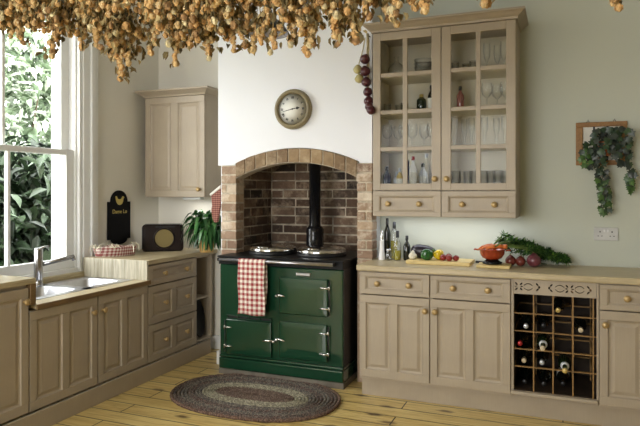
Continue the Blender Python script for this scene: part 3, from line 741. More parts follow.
# open shelf unit
t = left_unit('open_shelf_unit', 4.286, 'narrow open taupe shelf unit between the drawers and the chimney'); w = 4.53-4.286
m = MB(); m.box(0,0,.118,.014,LD,.848); m.box(w-.02,-.016,.118,w,LD,.848); m.box(.014,0,.830,w-.02,LD,.848); m.box(.014,-.012,.118,w-.02,LD,.136); m.box(.014,LD-.01,.136,w-.02,LD,.83); m.build('body', M['paint'], t, .002)
m = MB(); m.box(.014,.004,.474,w-.02,LD-.01,.490); m.build('shelf', M['paint'], t, .002)
# black tray standing on end in the open shelf unit
m = MB(); m.lathe([(.001,0),(.13,0),(.165,.012),(.17,.012),(.172,.022),(.16,.022),(.13,.012),(.001,.012)], 28, (0,0,0), 'x')
m.xf(Matrix.Rotation(-.16,4,'Y') @ Matrix.Diagonal((1,.56,.98,1))); o = m.build('oval_tray', M['blacktop']); o.location = (-2.935, 4.402, .3075); tag(o, 'black oval tray standing upright in the open shelf unit', 'tray')
m = MB(); m.box(-2.846, 1.85, 0, -2.826, 4.46, .117); tag(m.build('kickboard', M['paint'], None, .003), 'taupe kickboard along the floor under the sink run', 'kickboard')
# worktop over the drawers, with a vertical-grain end board
m = MB(); m.box(XW+.002, 3.645, .850, -2.845, YA-.002, .885); o = tag(m.build('worktop', M['worktop_y'], None, .004), 'oak worktop carrying the radio and plant in the corner', 'worktop')
m = MB(); m.box(XW+.003, 3.6605, .739, -2.862, 3.676, .850); 
m = MB(); m.box(XW+.003, 3.630, .7385, -2.850, 3.6445, .884); m.build('end_board', M['upright_grain'], o, .002)
# ------------------------------------------------------------------ range cooker
GX0, GX1, GY, GB = -2.440, -1.437, 3.968, 4.68; W = GX1-GX0
t = thing('range_cooker', 'dark green enamel range cooker under the brick arch', 'cooker', (GX0, GY, .045))
zo = -.045
m = MB(); m.box(0,.012,.105,W,GB-GY,.796); m.build('body', M['green'], t, .008)
for xa, xb in ((-.0022,-.0002),(W+.0002,W+.0022)):
    m = MB(); m.box(xa,.024,.112,xb,GB-GY,.796); m.build('side_shade_panel', M['iron'], t)  # black sheets over the green sides paint in their shade
m = MB(); m.box(-.004,.0,.0,W+.004,GB-GY,.085); m.prism([(-.004,.085),(W+.004,.085),(W+.004,.108),(-.004,.108)], .006, .3); m.build('base', M['green'], t, .01)
m = MB(); m.box(-.004,.0,.797,W+.004,GB-GY,.855); m.box(-.012,-.010,.850,W+.012,GB-GY+.01,.862); m.build('top_plate', M['blacktop'], t, .004, seg=3)
m = MB(); m.tube([(.035,-.055,.838),(W-.05,-.055,.838)], .0125, 14); o = m.build('towel_rail', M['steel'], t)
for x in (.029, W-.044):
    b = MB(); b.box(x-.006,-.068,.829,x+.006,-.02,.853); b.build('rail_bracket', M['black'], o, .004)
def oven_door(x0, z0, x1, z1, hinge):
    x0 -= GX0; x1 -= GX0; z0 += zo; z1 += zo
    vs = []; fs = []; L = [(0,.012),(0,-.009),(.003,-.013),(.03,-.0152),(.075,-.0165)]
    for o, y in L: vs += [(x0+o,y,z0+o),(x1-o,y,z0+o),(x1-o,y,z1-o),(x0+o,y,z1-o)]
    for i in range(len(L)-1):
        for k in range(4): fs.append((4*i+k,4*i+(k+1)%4,4*i+4+(k+1)%4,4*i+4+k))
    q = 4*(len(L)-1); fs += [(q,q+1,q+2,q+3),(3,2,1,0)]
    m = MB(); m.add(vs, fs); d = m.build('oven_door', M['green'], t, .004)
    xh, s = (x1+.012, -1) if hinge == 'r' else (x0-.012, 1); h = z1-z0
    for z in (z0+h*.22, z0+h*.77):
        g = MB(); g.tube([(xh,-.012,z-.013),(xh,-.012,z+.013)], .008, 10); g.tube([(xh,-.016,z),(xh+s*.03,-.022,z+.001),(xh+s*.065,-.024,z+.003)], [.007,.006,.003], 8); g.build('hinge', M['chrome'], d)
    g = MB(); g.tube([(xh,-.010,z0+.01),(xh,-.010,z1-.01)], .004, 6); g.build('hinge_pin', M['iron'], d)
    xl, s = (x0, 1) if hinge == 'r' else (x1, -1); z = (z0+z1)/2
    g = MB(); g.tube([(xl-s*.022,-.014,z),(xl-s*.005,-.028,z+.003),(xl+s*.02,-.034,z+.003),(xl+s*.055,-.036,z-.002)], [.006,.008,.008,.005], 10); g.lathe([(.001,-.026),(.011,-.024),(.011,0)], 12, (xl-s*.02,0,z-.006), 'y'); g.build('latch', M['chrome'], d)
oven_door(-1.925, .505, -1.545, .770, 'r')
oven_door(-1.925, .182, -1.552, .448, 'r')
oven_door(-2.372, .168, -1.992, .428, 'l')
# vent strip above the lower left door
m = MB(); x0 = -2.372-GX0; x1 = -1.992-GX0; z0_ = .433+zo; z1_ = .460+zo
m.box(x0,-.004,z0_,x1,.014,z0_+.006); m.box(x0,-.004,z1_-.006,x1,.014,z1_)
for i in range(5): x = x0+(x1-x0-.008)*i/4; m.box(x,-.004,z0_+.006,x+.008,.014,z1_-.006)
o = m.build('vent_grille', M['green'], t, .002); k = MB(); k.box(x0+.004,.0112,z0_+.004,x1-.004,.0118,z1_-.004); k.build('vent_slot', M['dark'], o)
m = MB(); m.box(-1.795-GX0,-.006,.786+zo,-1.682-GX0,.013,.808+zo); m.build('nameplate', M['steel'], t, .005)
for x in (-2.140, -1.722):
    lx = x-GX0; ly = .315
    b = MB(); b.lathe([(.19,.86),(.19,.878),(.178,.880)], 36, (lx,ly,0)); b.build('hotplate', M['iron'], t)
    l = MB(); l.lathe([(.186,.878),(.190,.886),(.190,.904),(.184,.912),(.16,.922),(.11,.932),(.05,.937),(.001,.938)], 40, (lx,ly,0)); l = l.build('hotplate_lid', M['chrome'], t)
    h = MB(); h.tube([(lx-.045,ly-.16,.920),(lx-.045,ly-.21,.925),(lx+.045,ly-.21,.925),(lx+.045,ly-.16,.920)], .006, 8); h.build('lid_handle', M['chrome'], l)
fx, fy = -1.868-GX0, .535
m = MB(); m.lathe([(.095,.85),(.095,.875),(.074,.885),(.071,1.0),(.074,1.045),(.062,1.06),(.047,1.075),(.047,1.72)], 24, (fx,fy,0)); o = m.build('flue_pipe', M['black'], t)
# tea towel over the rail
def cloth(name, xs0, xs1, prof, mat, wav, parent=None, nx=18, drift=0):
    """prof: list of (y, z) from front hem, over the rail, to back hem"""
    m = MB(); vs = []; fs = []; n = len(prof)
    for j, (y, z) in enumerate(prof):
        for i in range(nx+1):
            u = i/nx; k = min(1, abs(z-prof[n//2][1])*4)
            vs.append((xs0+(xs1-xs0)*u + .006*k*math.sin(j*.5)+drift*k*u, y + wav*k*math.sin(u*9+j*.12) - wav*k, z + (.004*math.sin(u*7) if j in (0,n-1) else 0)))
    for j in range(n-1):
        for i in range(nx): a = j*(nx+1)+i; fs.append((a,a+1,a+nx+2,a+nx+1))
    m.add(vs, fs, True); o = m.build(name, mat, parent, normals=False); s = o.modifiers.new('solid','SOLIDIFY'); s.thickness = .003; s.offset = 0; return o
yr, zr = -.055, .838; q = .0155
prof = [(yr-q-.004, .445+.391*i/14) for i in range(15)] + [(yr+q*math.cos(a), zr+q*math.sin(a)) for a in [PI-PI*i/8 for i in range(9)]] + [(yr+q+.002, .822-.30*i/10) for i in range(11)]
prof = [(y, z) for y, z in prof]
o = cloth('tea_towel', -2.232-GX0, -2.010-GX0, prof, M['gingham'], .005); o.location = (GX0, GY, .045)
o.data.transform(Matrix.Translation((0,0,0))); tag(o, 'red and white gingham tea towel hanging over the cooker rail', 'towel')

# ------------------------------------------------------------------ clock
t = thing('wall_clock', 'round olive-framed wall clock on the white chimney breast', 'clock', (-1.908, YB, 2.024)); r0 = .155
m = MB(); m.lathe([(r0*.97,0),(r0,-.012),(r0*.97,-.03),(r0*.88,-.043),(r0*.80,-.040),(r0*.76,-.028),(r0*.74,-.020)], 48, (0,0,0), 'y'); m.build('frame', M['clockframe'], t)
m = MB(); m.lathe([(.001,-.027),(r0*.75,-.0268)], 40, (0,0,0), 'y'); m.build('face', M['face'], t, normals=False)
m = MB()
NUM = ['XII','I','II','III','IV','V','VI','VII','VIII','IX','X','XI']
def bar(mb, x0, z0, x1, z1, w, y):
    d = Vector((x1-x0,0,z1-z0)); L = d.length; d.normalize(); p = Vector((-d.z,0,d.x))*w/2
    a = Vector((x0,y,z0)); b = Vector((x1,y,z1)); mb.add([a-p,a+p,b+p,b-p], [(0,1,2,3)])
for i, s in enumerate(NUM):
    a = 2*PI*i/12; cx, cz_ = .088*math.sin(a), .088*math.cos(a); ws = {'I':.0055,'V':.012,'X':.012}; tot = sum(ws[c] for c in s); x = -tot/2
    rot = Matrix.Rotation(a,3,'Y')
    for c in s:
        w_ = ws[c]; k = .0085; xm = x+w_/2
        segs = [(xm,-k,xm,k)] if c == 'I' else ([(x+.0015,k,xm,-k),(x+w_-.0015,k,xm,-k)] if c == 'V' else [(x+.001,k,x+w_-.001,-k),(x+.001,-k,x+w_-.001,k)])
        for q in segs:
            A = rot @ Vector((q[0],0,q[1])); Bq = rot @ Vector((q[2],0,q[3])); bar(m, A.x+cx, A.z+cz_, Bq.x+cx, Bq.z+cz_, (.0042 if c == 'I' else .0034), -.0278)
        x += w_
m.build('numerals', M['ink'], t, normals=False)
def hand(name, ang, L, w, tail, y, spade=False):
    m = MB(); d = Vector((math.sin(ang),0,math.cos(ang))); p = Vector((d.z,0,-d.x)); o = Vector((0,y,0))
    pts = [-d*tail-p*w*.7, -d*tail+p*w*.7, d*L*.55+p*w*.5, d*L+p*.0008, d*L-p*.0008, d*L*.55-p*w*.5]
    if spade: pts = [-d*tail-p*w*.6, -d*tail+p*w*.6, d*L*.45+p*w*.5, d*L*.62+p*w*2.4, d*L, d*L*.62-p*w*2.4, d*L*.45-p*w*.5]
    m.add([o+q for q in pts], [tuple(range(len(pts)))]); m.build(name, M['ink'], t, normals=False)
hand('minute_hand', 2*PI*43/60, .098, .0045, .02, -.0292); hand('hour_hand', 2*PI*(2.72/12), .062, .005, .015, -.0286, True)
m = MB(); m.lathe([(.006,-.0265),(.006,-.031),(.001,-.032)], 12, (0,0,0), 'y'); m.build('centre_cap', M['ink'], t)

# ------------------------------------------------------------------ sign on the left wall
t = thing('hanging_sign', 'black arched sign with a gold hen on the wall beside the window', 'sign', (XW, 4.055, .95), RZ)
hw = .135; pts = [(-hw,.03),(-hw+.012,.03)]
pts = [(-hw,.045),(-hw*.72,.045)] + [(hw*.72*math.sin(a)*1.0, .045-.045*math.cos(a)) for a in [-PI/2+PI*i/10 for i in range(11)]] + [(hw*.72,.045),(hw,.045),(hw,.36),(hw*.74,.36)] + [(hw*.74*math.cos(a), .36+.095*math.sin(a)) for a in [PI*i/14 for i in range(15)]] + [(-hw*.74,.36),(-hw,.36)]
cl = []
for p in pts:
    if not cl or (abs(cl[-1][0]-p[0])+abs(cl[-1][1]-p[1])) > 1e-4: cl.append(p)
m = MB(); m.prism(cl, -.016, -.001); m.build('board', M['signblack'], t)
hen = [(-.056,.412),(-.052,.385),(-.044,.355),(-.028,.335),(-.008,.326),(.012,.327),(.030,.338),(.042,.360),(.047,.388),(.060,.398),(.050,.410),(.036,.414),(.027,.400),(.016,.386),(-.004,.381),(-.022,.386),(-.034,.400),(-.040,.415)]
m = MB(); m.prism([(x*.95,.37+(z-.37)*.85) for x, z in hen], -.018, -.0161); m.build('hen_emblem', M['gold'], t)
cu = bpy.data.curves.new('lettering','FONT'); cu.body = 'Dame Lo'; cu.size = .048; cu.extrude = .0008; cu.align_x = 'CENTER'; cu.materials.append(M['gold'])
co = bpy.data.objects.new('lettering_tmp', cu); COL.objects.link(co); bpy.context.view_layer.update()
me = bpy.data.meshes.new_from_object(co.evaluated_get(bpy.context.evaluated_depsgraph_get())); bpy.data.objects.remove(co)
o = bpy.data.objects.new('lettering', me); COL.objects.link(o); o.parent = t; o.location = (0,-.0172,.262); o.rotation_euler = (PI/2,0,0)

# ------------------------------------------------------------------ radio, plant, gingham basket on the left worktop
t = thing('radio', 'old dark brown bakelite radio with a round gold speaker', 'radio', (-3.205, 4.30, .885), .60)
def rrect(w, h, r, n=5):
    p = []
    for cx, cz_, a0_ in ((w-r,h-r,0),(-w+r,h-r,PI/2),(-w+r,r,PI),(w-r,r,PI*1.5)):
        for i in range(n+1): a = a0_+PI/2*i/n; p.append((cx+r*math.cos(a), cz_+r*math.sin(a)))
    return p
m = MB(); m.prism(rrect(.172,.230,.03), -.075, .07); m.build('case', M['bakelite'], t, .006)
m = MB(); m.prism([(x,z+.012) for x, z in rrect(.148,.204,.025)], -.081, -.076); m.build('front_panel', M['bakelite_l'], t, .003)
m = MB(); m.lathe([(.001,-.0852),(.078,-.0850)], 32, (.012,0,.112), 'y', 0, False); m.build('speaker_cloth', M['speaker'], t, normals=False)
m = MB(); m.lathe([(.076,-.081),(.078,-.092),(.086,-.092),(.090,-.081)], 32, (.012,0,.112), 'y'); m.build('speaker_ring', M['bakelite'], t)
m = MB(); m.box(-.06,-.084,.204,.10,-.08,.216); m.build('tuning_strip', M['dark'], t)
# plant
t = thing('potted_plant', 'leafy green potted plant with arching leaves beside the brick pier', 'plant', (-2.785, 4.33, .885))
m = MB(); m.lathe([(.001,.0),(.052,0),(.056,.004),(.068,.085),(.074,.088),(.074,.105),(.066,.105),(.062,.09),(.001,.088)], 22); m.build('pot', M['pot'], t)
m = MB()
for i in range(340):
    a = R.uniform(0,2*PI); L = R.uniform(.05,.26); up = R.uniform(.12,.285); drop = R.uniform(.02,.24); n = 8
    d = Vector((math.cos(a), math.sin(a)*.75, 0)); side = Vector((-d.y, d.x, 0)).normalized(); pts = []
    for k in range(n+1):
        s = k/n; pts.append(d*(L*s*.95) + Vector((0,0,.09+up*math.sin(PI*s*.72) - drop*s*s)))
    pts = [p for p in pts]
    if any(p.x > .16 and p.y < -.1 for p in pts): pts = [Vector((min(p.x,.15), p.y, p.z)) for p in pts]
    pts = [Vector((max(-.24,min(.17,p.x)), max(-.2,min(.24,p.y)), max(.02,p.z))) for p in pts]
    wd = [.002+.018*math.sin(PI*(k/n)**1.3)**1.2 for k in range(n+1)]; wd[-1] = .001
    m.strip(pts, wd, (side+Vector((0,0,R.uniform(-.7,.7)))).normalized())
m.build('leaves', M['spider'], t, normals=False)
# gingham basket
t = thing('gingham_basket', 'cloth-lined basket in red gingham with cream ties below the black sign', 'basket', (-3.30, 3.81, .885), .98)
m = MB(); a_, b_ = .165, .085; NN = 36
vs = []; fs = []; L = [(.88,.0),(.93,.004),(1.0,.055),(1.03,.075),(.97,.078),(.94,.05),(.86,.012)]
for s, z in L:
    for k in range(NN): q = 2*PI*k/NN; w_ = 1+.025*math.sin(7*q)*(z/.07); vs.append((a_*s*w_*math.cos(q), b_*s*w_*math.sin(q), z+.006*math.sin(5*q)*(z/.07)))
for i in range(len(L)-1):
    for k in range(NN): fs.append((i*NN+k, i*NN+(k+1)%NN, (i+1)*NN+(k+1)%NN, (i+1)*NN+k))
fs += [tuple(range(NN)), tuple(range((len(L)-1)*NN, len(L)*NN))]
m.add(vs, fs, True); m.build('cloth_liner', M['gingham_mid'], t)
for q in (.4, 1.9, -.7, -1.75, 3.4, -2.6):
    m = MB(); p = Vector((a_*1.03*math.cos(q), b_*1.03*math.sin(q), .07)); o_ = Vector((math.cos(q), math.sin(q), 0))
    for s in (-1,1):
        tdir = Vector((-math.sin(q), math.cos(q), 0))*s
        m.strip([p, p+tdir*.02+o_*.012+Vector((0,0,.022)), p+tdir*.045+o_*.016+Vector((0,0,.004)), p+tdir*.05+o_*.02+Vector((0,0,-.035))], [.004,.006,.006,.005], Vector((0,0,1))*.6+o_*.6)
        m.tube([p, p+tdir*.02+Vector((0,0,.03)), p+tdir*.034+Vector((0,0,.015)), p+o_*.004], .004, 6)
    m.build('ribbon_tie', M['garlic'], t, normals=False)
# oven glove hung on the side of the chimney breast
t = thing('oven_glove', 'red checked oven glove with a white cuff on the chimney side', 'glove', (CL, 4.235, 1.15), 0)
m = MB(); pts = [(-.068,.01),(-.048,-.012),(-.024,.0),(-.014,.06),(.006,.15),(.006,.29),(-.088,.225),(-.078,.13),(-.085,.10),(-.082,.06)]
m.prism(pts, -.028, 0); m.build('mitt', M['gingham_fine'], t, .008)
m = MB(); m.prism([(-.096,.226),(-.088,.208),(.007,.272),(.007,.30)], -.033, .005); m.build('cuff', M['label'], t, .004)

# ------------------------------------------------------------------ onion string and garlic string
t = thing('onion_string', 'string of dark red onions hanging beside the glazed cabinet', 'onions', (-1.305, 4.115, 1.93))
def onion(mb, p, r, mat=None, tilt=0.0):
    f = lambda v: (v[0], v[1], v[2]*.92 + (.2*(max(0, v[2]-.75)/.25)**2 if v[2] > .75 else 0))
    mb.ball(p, r, 16, 12, 0, f)
ons = [(-.012,-.005,.415,.037),(-.012,.004,.330,.038),(-.002,-.004,.250,.036),(.007,.003,.180,.034),(.016,-.004,.112,.036),(.034,-.050,.066,.032),(.068,-.116,.030,.032)]
for x, y, z, r in ons:
    m = MB(); onion(m, (0,0,0), r); o = m.build('onion', M['redonion'], t); o.location = (x,y,z); o.rotation_euler = (R.uniform(-.5,.5),R.uniform(-.5,.5),0)
m = MB()
for k in range(3): m.tube([(.002+.007*math.sin(i*.9+k*2.1), .02+.006*math.cos(i*.9+k*2.1), .60-.055*i) for i in range(11)], .005, 6)
m.build('plait', M['string'], t)
t = thing('garlic_string', 'pair of pale garlic bulbs hanging left of the red onions', 'garlic', (-1.378, 4.145, 2.18))
for x, z in ((0,.10),(.012,.032)):
    m = MB(); m.ball((0,0,0), (.033,.033,.03), 14, 10, 0, lambda v: (v[0]*(1+.07*math.cos(5*math.atan2(v[1],v[0]))), v[1]*(1+.07*math.cos(5*math.atan2(v[1],v[0]))), v[2]+(.5*(max(0,v[2]-.7)/.3)**2 if v[2]>.7 else 0)))
    o = m.build('garlic_bulb', M['garlic_old'], t); o.location = (x,-.012,z); o.rotation_euler = (.9,.3,0)
m = MB(); m.tube([(0,.012,.02),(0,.014,.15),(.03,.01,.24),(.05,0,.33)], .004, 6); m.build('stalk', M['string'], t)
m = MB(); m.tube([(-1.300,4.18,2.52),(-1.300,4.135,2.52),(-1.300,4.125,2.535)], .004, 6); tag(m.build('wall_hook', M['iron']), 'small dark hook holding the onion string', 'hook')

# ------------------------------------------------------------------ bottles and vegetables on the right worktop
ZT = .900
g = 'bottles in the corner of the right worktop'
bottle('vinegar_bottle','tallest slim dark bottle with a black top, in the worktop corner',(-1.205,4.30,ZT),.024,.30,.66,'darkglass','iron',None,None,.5,g,.05)
t = thing('pepper_mill','white tapered pepper mill standing in front of the tall dark bottle','mill',(-1.222,4.215,ZT))
m = MB(); m.lathe([(.001,0),(.024,0),(.025,.004),(.023,.03),(.017,.08),(.015,.14),(.016,.145)], 18); m.build('body', M['white'], t)
m = MB(); m.lathe([(.015,.145),(.012,.15),(.014,.17),(.010,.18),(.007,.19),(.007,.21),(.001,.215)], 14); m.build('top', M['chrome'], t)
bottle('oil_bottle','tall clear bottle of pale olive oil with a dark cap',(-1.146,4.28,ZT),.028,.275,.68,'glass','iron',None,'oil',.72,g,.045)
bottle('oil_bottle','shorter clear bottle half full of olive oil with a black top',(-1.105,4.215,ZT),.027,.215,.55,'glass','iron',None,'oil',.62,g,.05)
bottle('vinegar_bottle','short dark balsamic bottle nearest the chopping board',(-1.042,4.24,ZT),.026,.18,.58,'darkglass','iron',None,None,.5,g,.03)
t = thing('glass_jar','small clear glass jar between the pepper mill and the oils','jar',(-1.165,4.20,ZT)); m = MB(); m.shell([(.001,.003),(.02,.002),(.022,.006),(.022,.05),(.016,.062),(.016,.07)], 16); m.build('jar_body', M['glass'], t)
m = MB(); m.lathe([(.018,.068),(.018,.082),(.001,.083)], 16); m.build('lid', M['chrome'], t)
# boards
m = MB(); m.prism([(-.215,0),(.215,0),(.215,.026),(-.215,.026)], -.12, .12); o = m.build('chopping_board', M['board'], None, .004); o.location = (-.785,4.16,ZT); tag(o, 'long pale chopping board under the aubergine and peppers', 'chopping board')
m = MB(); m.box(-.105,-.09,0,.105,.09,.018); o = m.build('chopping_board', M['board'], None, .004); o.location = (-.42,4.10,ZT); tag(o, 'small pale chopping board under the orange bowl', 'chopping board')
ZBd = ZT+.026
t = thing('aubergine','glossy dark aubergine lying on the long board','vegetable',(-.915,4.195,ZBd+.048))
m = MB(); m.ball((0,0,0),(.088,.046,.048),18,12,0,lambda v:(v[0], v[1]*(1-.22*v[0]), v[2]*(1-.22*v[0])+.15*v[0]*v[0])); m.build('fruit', M['aub'], t)
m = MB(); m.lathe([(.001,.0),(.026,-.004),(.02,.015),(.008,.02),(.007,.045),(.001,.046)], 10, (.065,0,.004), 'x'); m.build('stalk', M['greens_plain'], t)
t = thing('garlic_bulb','white garlic bulb at the left end of the long board','garlic',(-.967,4.105,ZBd+.022))
m = MB(); m.ball((0,0,0),(.028,.028,.024),14,10,0,lambda v:(v[0]*(1+.08*math.cos(6*math.atan2(v[1],v[0]))), v[1]*(1+.08*math.cos(6*math.atan2(v[1],v[0]))), v[2]+(.7*(max(0,v[2]-.7)/.3)**2 if v[2]>.7 else 0))); m.build('bulb', M['garlic'], t)
def pepper(label, loc, r, mat, rot):
    t = thing('pepper', label, 'vegetable', loc, rot)
    m = MB(); m.ball((0,0,0),(r*1.25,r,r),18,12,0,lambda v:(v[0]*(1-.12*(v[1]**2+v[2]**2<.15)), v[1]*(1+.1*math.cos(3*math.atan2(v[2],v[1]))), v[2]*(1+.1*math.cos(3*math.atan2(v[2],v[1])))))
    m.build('fruit', M[mat], t); m = MB(); m.tube([(r*1.1,0,0),(r*1.4,0,.006),(r*1.6,.004,.014)], .005, 6); m.build('stalk', M['greens_plain'], t)
pepper('green pepper lying in front of the aubergine', (-.868,4.10,ZBd+.038), .038, 'gpep', .3)
pepper('yellow pepper between the green pepper and the tomatoes', (-.795,4.14,ZBd+.036), .035, 'ypep', 1.2)
for i, (x, y, r, lab) in enumerate(((-.755,4.10,.024,'red tomato touching the yellow pepper'),(-.725,4.14,.025,'red tomato at the back of the tomato group'),(-.712,4.085,.023,'red tomato at the front of the tomato group'),(-.672,4.11,.022,'red tomato at the right end of the tomato group'))):
    t = thing('tomato', lab, 'vegetable', (x,y,ZBd+r*.9), R.uniform(0,3), 'tomatoes on the long board'); m = MB(); m.ball((0,0,0),(r,r,r*.9),14,10); m.build('fruit', M['rpep'], t)
    m = MB()
    for k in range(5): a = k*1.257; m.strip([(0,0,r*.9),(r*.35*math.cos(a),r*.35*math.sin(a),r*.93),(r*.7*math.cos(a),r*.7*math.sin(a),r*.82)],[.002,.002,.0005],(-math.sin(a),math.cos(a),0))
    m.build('calyx', M['greens_plain'], t, normals=False)
# knife lying between the boards
t = thing('kitchen_knife','kitchen knife with a black handle between the two boards','knife',(-.545,4.12,ZT),.12)
m = MB(); m.box(-.06,-.008,.004,.035,.008,.02); m.build('handle', M['iron'], t, .004)
m = MB(); m.prism([(-.17,.001),(-.06,.001),(-.06,.004),(-.17,.003)], -.012, .008); m.build('blade', M['steel'], t)
t.location = (-.50,4.24,ZT)
# orange bowl on a dark foot
t = thing('orange_bowl','orange enamel bowl heaped with carrots on the small board','bowl',(-.435,4.11,ZT+.018))
m = MB(); m.lathe([(.045,0),(.062,.002),(.066,.012),(.05,.020),(.04,.028),(.001,.03)], 24); m.build('foot', M['black'], t)
m = MB(); m.lathe([(.001,.030),(.04,.030),(.062,.04),(.078,.065),(.084,.092),(.090,.095),(.090,.098),(.080,.097),(.072,.066),(.055,.045),(.001,.04)], 28); m.build('basin', M['orangebowl'], t)
m = MB(); m.tube([(-.086,0,.09),(-.112,.0,.094),(-.116,.0,.088)], .006, 8); m.tube([(.086,0,.09),(.112,.0,.094),(.116,.0,.088)], .006, 8); m.build('lug', M['orangebowl'], t)
# carrots with greens
def green_spray(mb, p0, p1, arch, nleaf, spread, lean, stk=None):
    p0 = Vector(p0); p1 = Vector(p1); pts = []
    for i in range(9): s = i/8; pts.append(p0.lerp(p1, s) + Vector((0,0,arch*math.sin(PI*s))))
    (stk or mb).tube(pts, [.0036-.0024*i/8 for i in range(9)], 5)
    for k in range(nleaf):
        s = .4+.6*k/nleaf; i = min(7, int(s*8)); b = pts[i].lerp(pts[i+1], s*8-i)
        for q in range(5):
            d = Vector((R.gauss(.3,1), R.gauss(-.2,1), R.gauss(.1,.7))).normalized()*R.uniform(.4,1)*spread
            e = b+d; e.z = max(e.z, ZT+.003); e.y = min(e.y, YW-.006)
            mid = (b+e)/2+Vector((0,0,.006)); mid.y = min(mid.y, YW-.006); sd = d.cross(Vector((.3,.5,.8))).normalized()
            mb.strip([b, mid, e], [.0015,.0042,.0008], sd)
cs = [(-.480,4.10,'leftmost carrot in the orange bowl',.5),(-.462,4.06,'carrot at the front left of the orange bowl',-.35),(-.425,4.125,'carrot at the back of the orange bowl',.2),(-.425,4.062,'carrot at the front centre of the orange bowl',.25),(-.385,4.10,'rightmost carrot in the orange bowl, leaning over the rim',-.5)]
ends = [(-.30,4.33,.97,.10),(-.20,4.34,.96,.10),(-.14,4.33,.94,.08),(-.07,4.35,.93,.06),(.0,4.36,.92,.04)]
for (x, y, lab, ln), (ex, ey, ez, ar) in zip(cs, ends):
    t = thing('carrot', lab, 'vegetable', (x,y,ZT+.122), 0, 'carrots in the orange bowl')
    m = MB(); m.tube([(-.052,0,-.014),(-.02,0,.006),(.02,0,.014),(.048,0,.016),(.056,0,.016)], [.004,.010,.0135,.0145,.009], 10); m.xf(Matrix.Rotation(ln,4,'Z')); m.build('root', M['carrot'], t)
    m = MB(); m9 = MB()
    for k in range(5): green_spray(m, (x+.055*math.cos(ln),y+.055*math.sin(ln),ZT+.138), (ex+R.uniform(-.06,.06), min(4.38,ey+R.uniform(-.05,.03)), ez+R.uniform(-.02,.03)), ar*R.uniform(.35,.85), 17, .045, 0, m9)
    m.xf(Matrix.Translation((-x,-y,-(ZT+.122)))); m.build('leafy_top', M['carrotgreen'], t, normals=False); m9.xf(Matrix.Translation((-x,-y,-(ZT+.122)))); m9.build('stalks', M['stalk_l'], t)
t = thing('herb_bunch','bushy bunch of dark carrot greens lying on the worktop against the wall','greens',(-.10,4.30,ZT))
m = MB()
for k in range(46):
    x0 = R.uniform(-.32,.0); x1 = min(.03, x0+R.uniform(.06,.18)); hz = .14*max(0, 1-(x1+.32)/.42)
    green_spray(m, (x0, 4.32, ZT+.02+hz*.6), (x1, R.uniform(4.24,4.37), ZT+.012+hz*R.uniform(.3,1.1)), .02+hz*.3, 12, .038, 0)
m.xf(Matrix.Translation((.10,-4.30,-ZT))); m.build('leaves', M['carrotgreen'], t, normals=False)
m = MB(); m.tube([(-.20,.02,.012),(-.1,.03,.02),(.0,.01,.008)], .004, 6); m.build('stalks', M['greens_plain'], t)
for x, y, r, mat, lab in ((-.325,4.20,.036,'onionred','reddish onion nearest the orange bowl on the worktop'),(-.262,4.205,.034,'onionred','middle red onion of the three on the worktop'),(-.178,4.185,.046,'onionmauve','largest mauve red onion, right of the other two onions')):
    t = thing('onion', lab, 'vegetable', (x,y,ZT+r*.92), R.uniform(0,3)); m = MB(); onion(m,(0,0,0),r); m.build('bulb', M[mat], t)
    m = MB(); m.tube([(0,0,r*.98),(.003,.002,r*1.18),(.006,.003,r*1.26)], [.004,.0025,.0015], 6); m.build('dry_stem', M['vine'], t)

# ------------------------------------------------------------------ socket, ivy in its frame
t = thing('wall_socket','white double electric socket above the right worktop','socket',(.264,YW,1.115))
m = MB(); m.box(-.073,-.012,-.043,.073,0,.043); m.build('plate', M['plastic_w'], t, .004)
m = MB()
for x in (-.036,.036):
    m.box(x-.004,-.0128,.010,x+.004,-.0122,.019)
    for s in (-1,1): m.box(x+s*.011-.004,-.0128,-.016,x+s*.011+.004,-.0122,-.011)
m.build('pin_slot', M['dark'], t)
for x in (-.010,.010): m = MB(); m.box(x-.006,-.016,.012,x+.006,-.011,.030); m.build('switch', M['white'], t, .002)
t = thing('wall_planter_frame','square pine frame on the wall holding the trailing ivy','frame',(.235,YW,1.715))
m = MB(); a, b = .155, .112
m.box(-a,-.022,b,a,0,a-.012); m.box(-a,-.022,-a+.012,a,0,-b); m.box(-a,-.022,-b,-b,0,b); m.box(b,-.022,-b,a,0,b); m.build('frame', M['pine'], t, .004)
m = MB(); m.box(-b,-.006,-b,b,-.001,b); m.build('backing', M['label'], t)
m = MB(); m.box(-.05,-.016,-b,-.038,-.006,b); m.box(.03,-.016,-b,.042,-.006,b); m.build('slat', M['iron'], t)
for x in (-.08,.08): m = MB(); m.tube([(x-.008,-.008,a-.013),(x,-.008,a+.006),(x+.008,-.008,a-.013)], .002, 6); m.build('hanging_loop', M['iron'], t)
t = thing('potted_ivy','dark trailing ivy in a terracotta pot hung on the right wall','plant',(.25,YW-.075,1.675))
m = MB(); m.lathe([(.001,-.045),(.036,-.045),(.048,.03),(.053,.03),(.053,.046),(.046,.046),(.001,.035)], 18); m.build('pot', M['terracotta'], t)
def ivyleaf(mb, p, s, yaw, pit, rol):
    Mx = Matrix.Translation(p) @ Matrix.Rotation(yaw,4,'Z') @ Matrix.Rotation(pit,4,'X') @ Matrix.Rotation(rol,4,'Y')
    o = [(0,.1),(.28,.12),(.52,-.02),(.38,-.32),(.62,-.55),(.24,-.62),(0,-1.05),(-.24,-.62),(-.62,-.55),(-.38,-.32),(-.52,-.02),(-.28,.12)]
    vs = [(0,-.05,-.3)] + [(x, .10*abs(x)+.06*(z+.3)**2, z) for x, z in o]
    mb.add([Mx @ (Vector(q)*s) for q in vs], [(0,1+i,1+(i+1)%12) for i in range(12)], True)
m = MB(); m2 = MB(); st = MB()
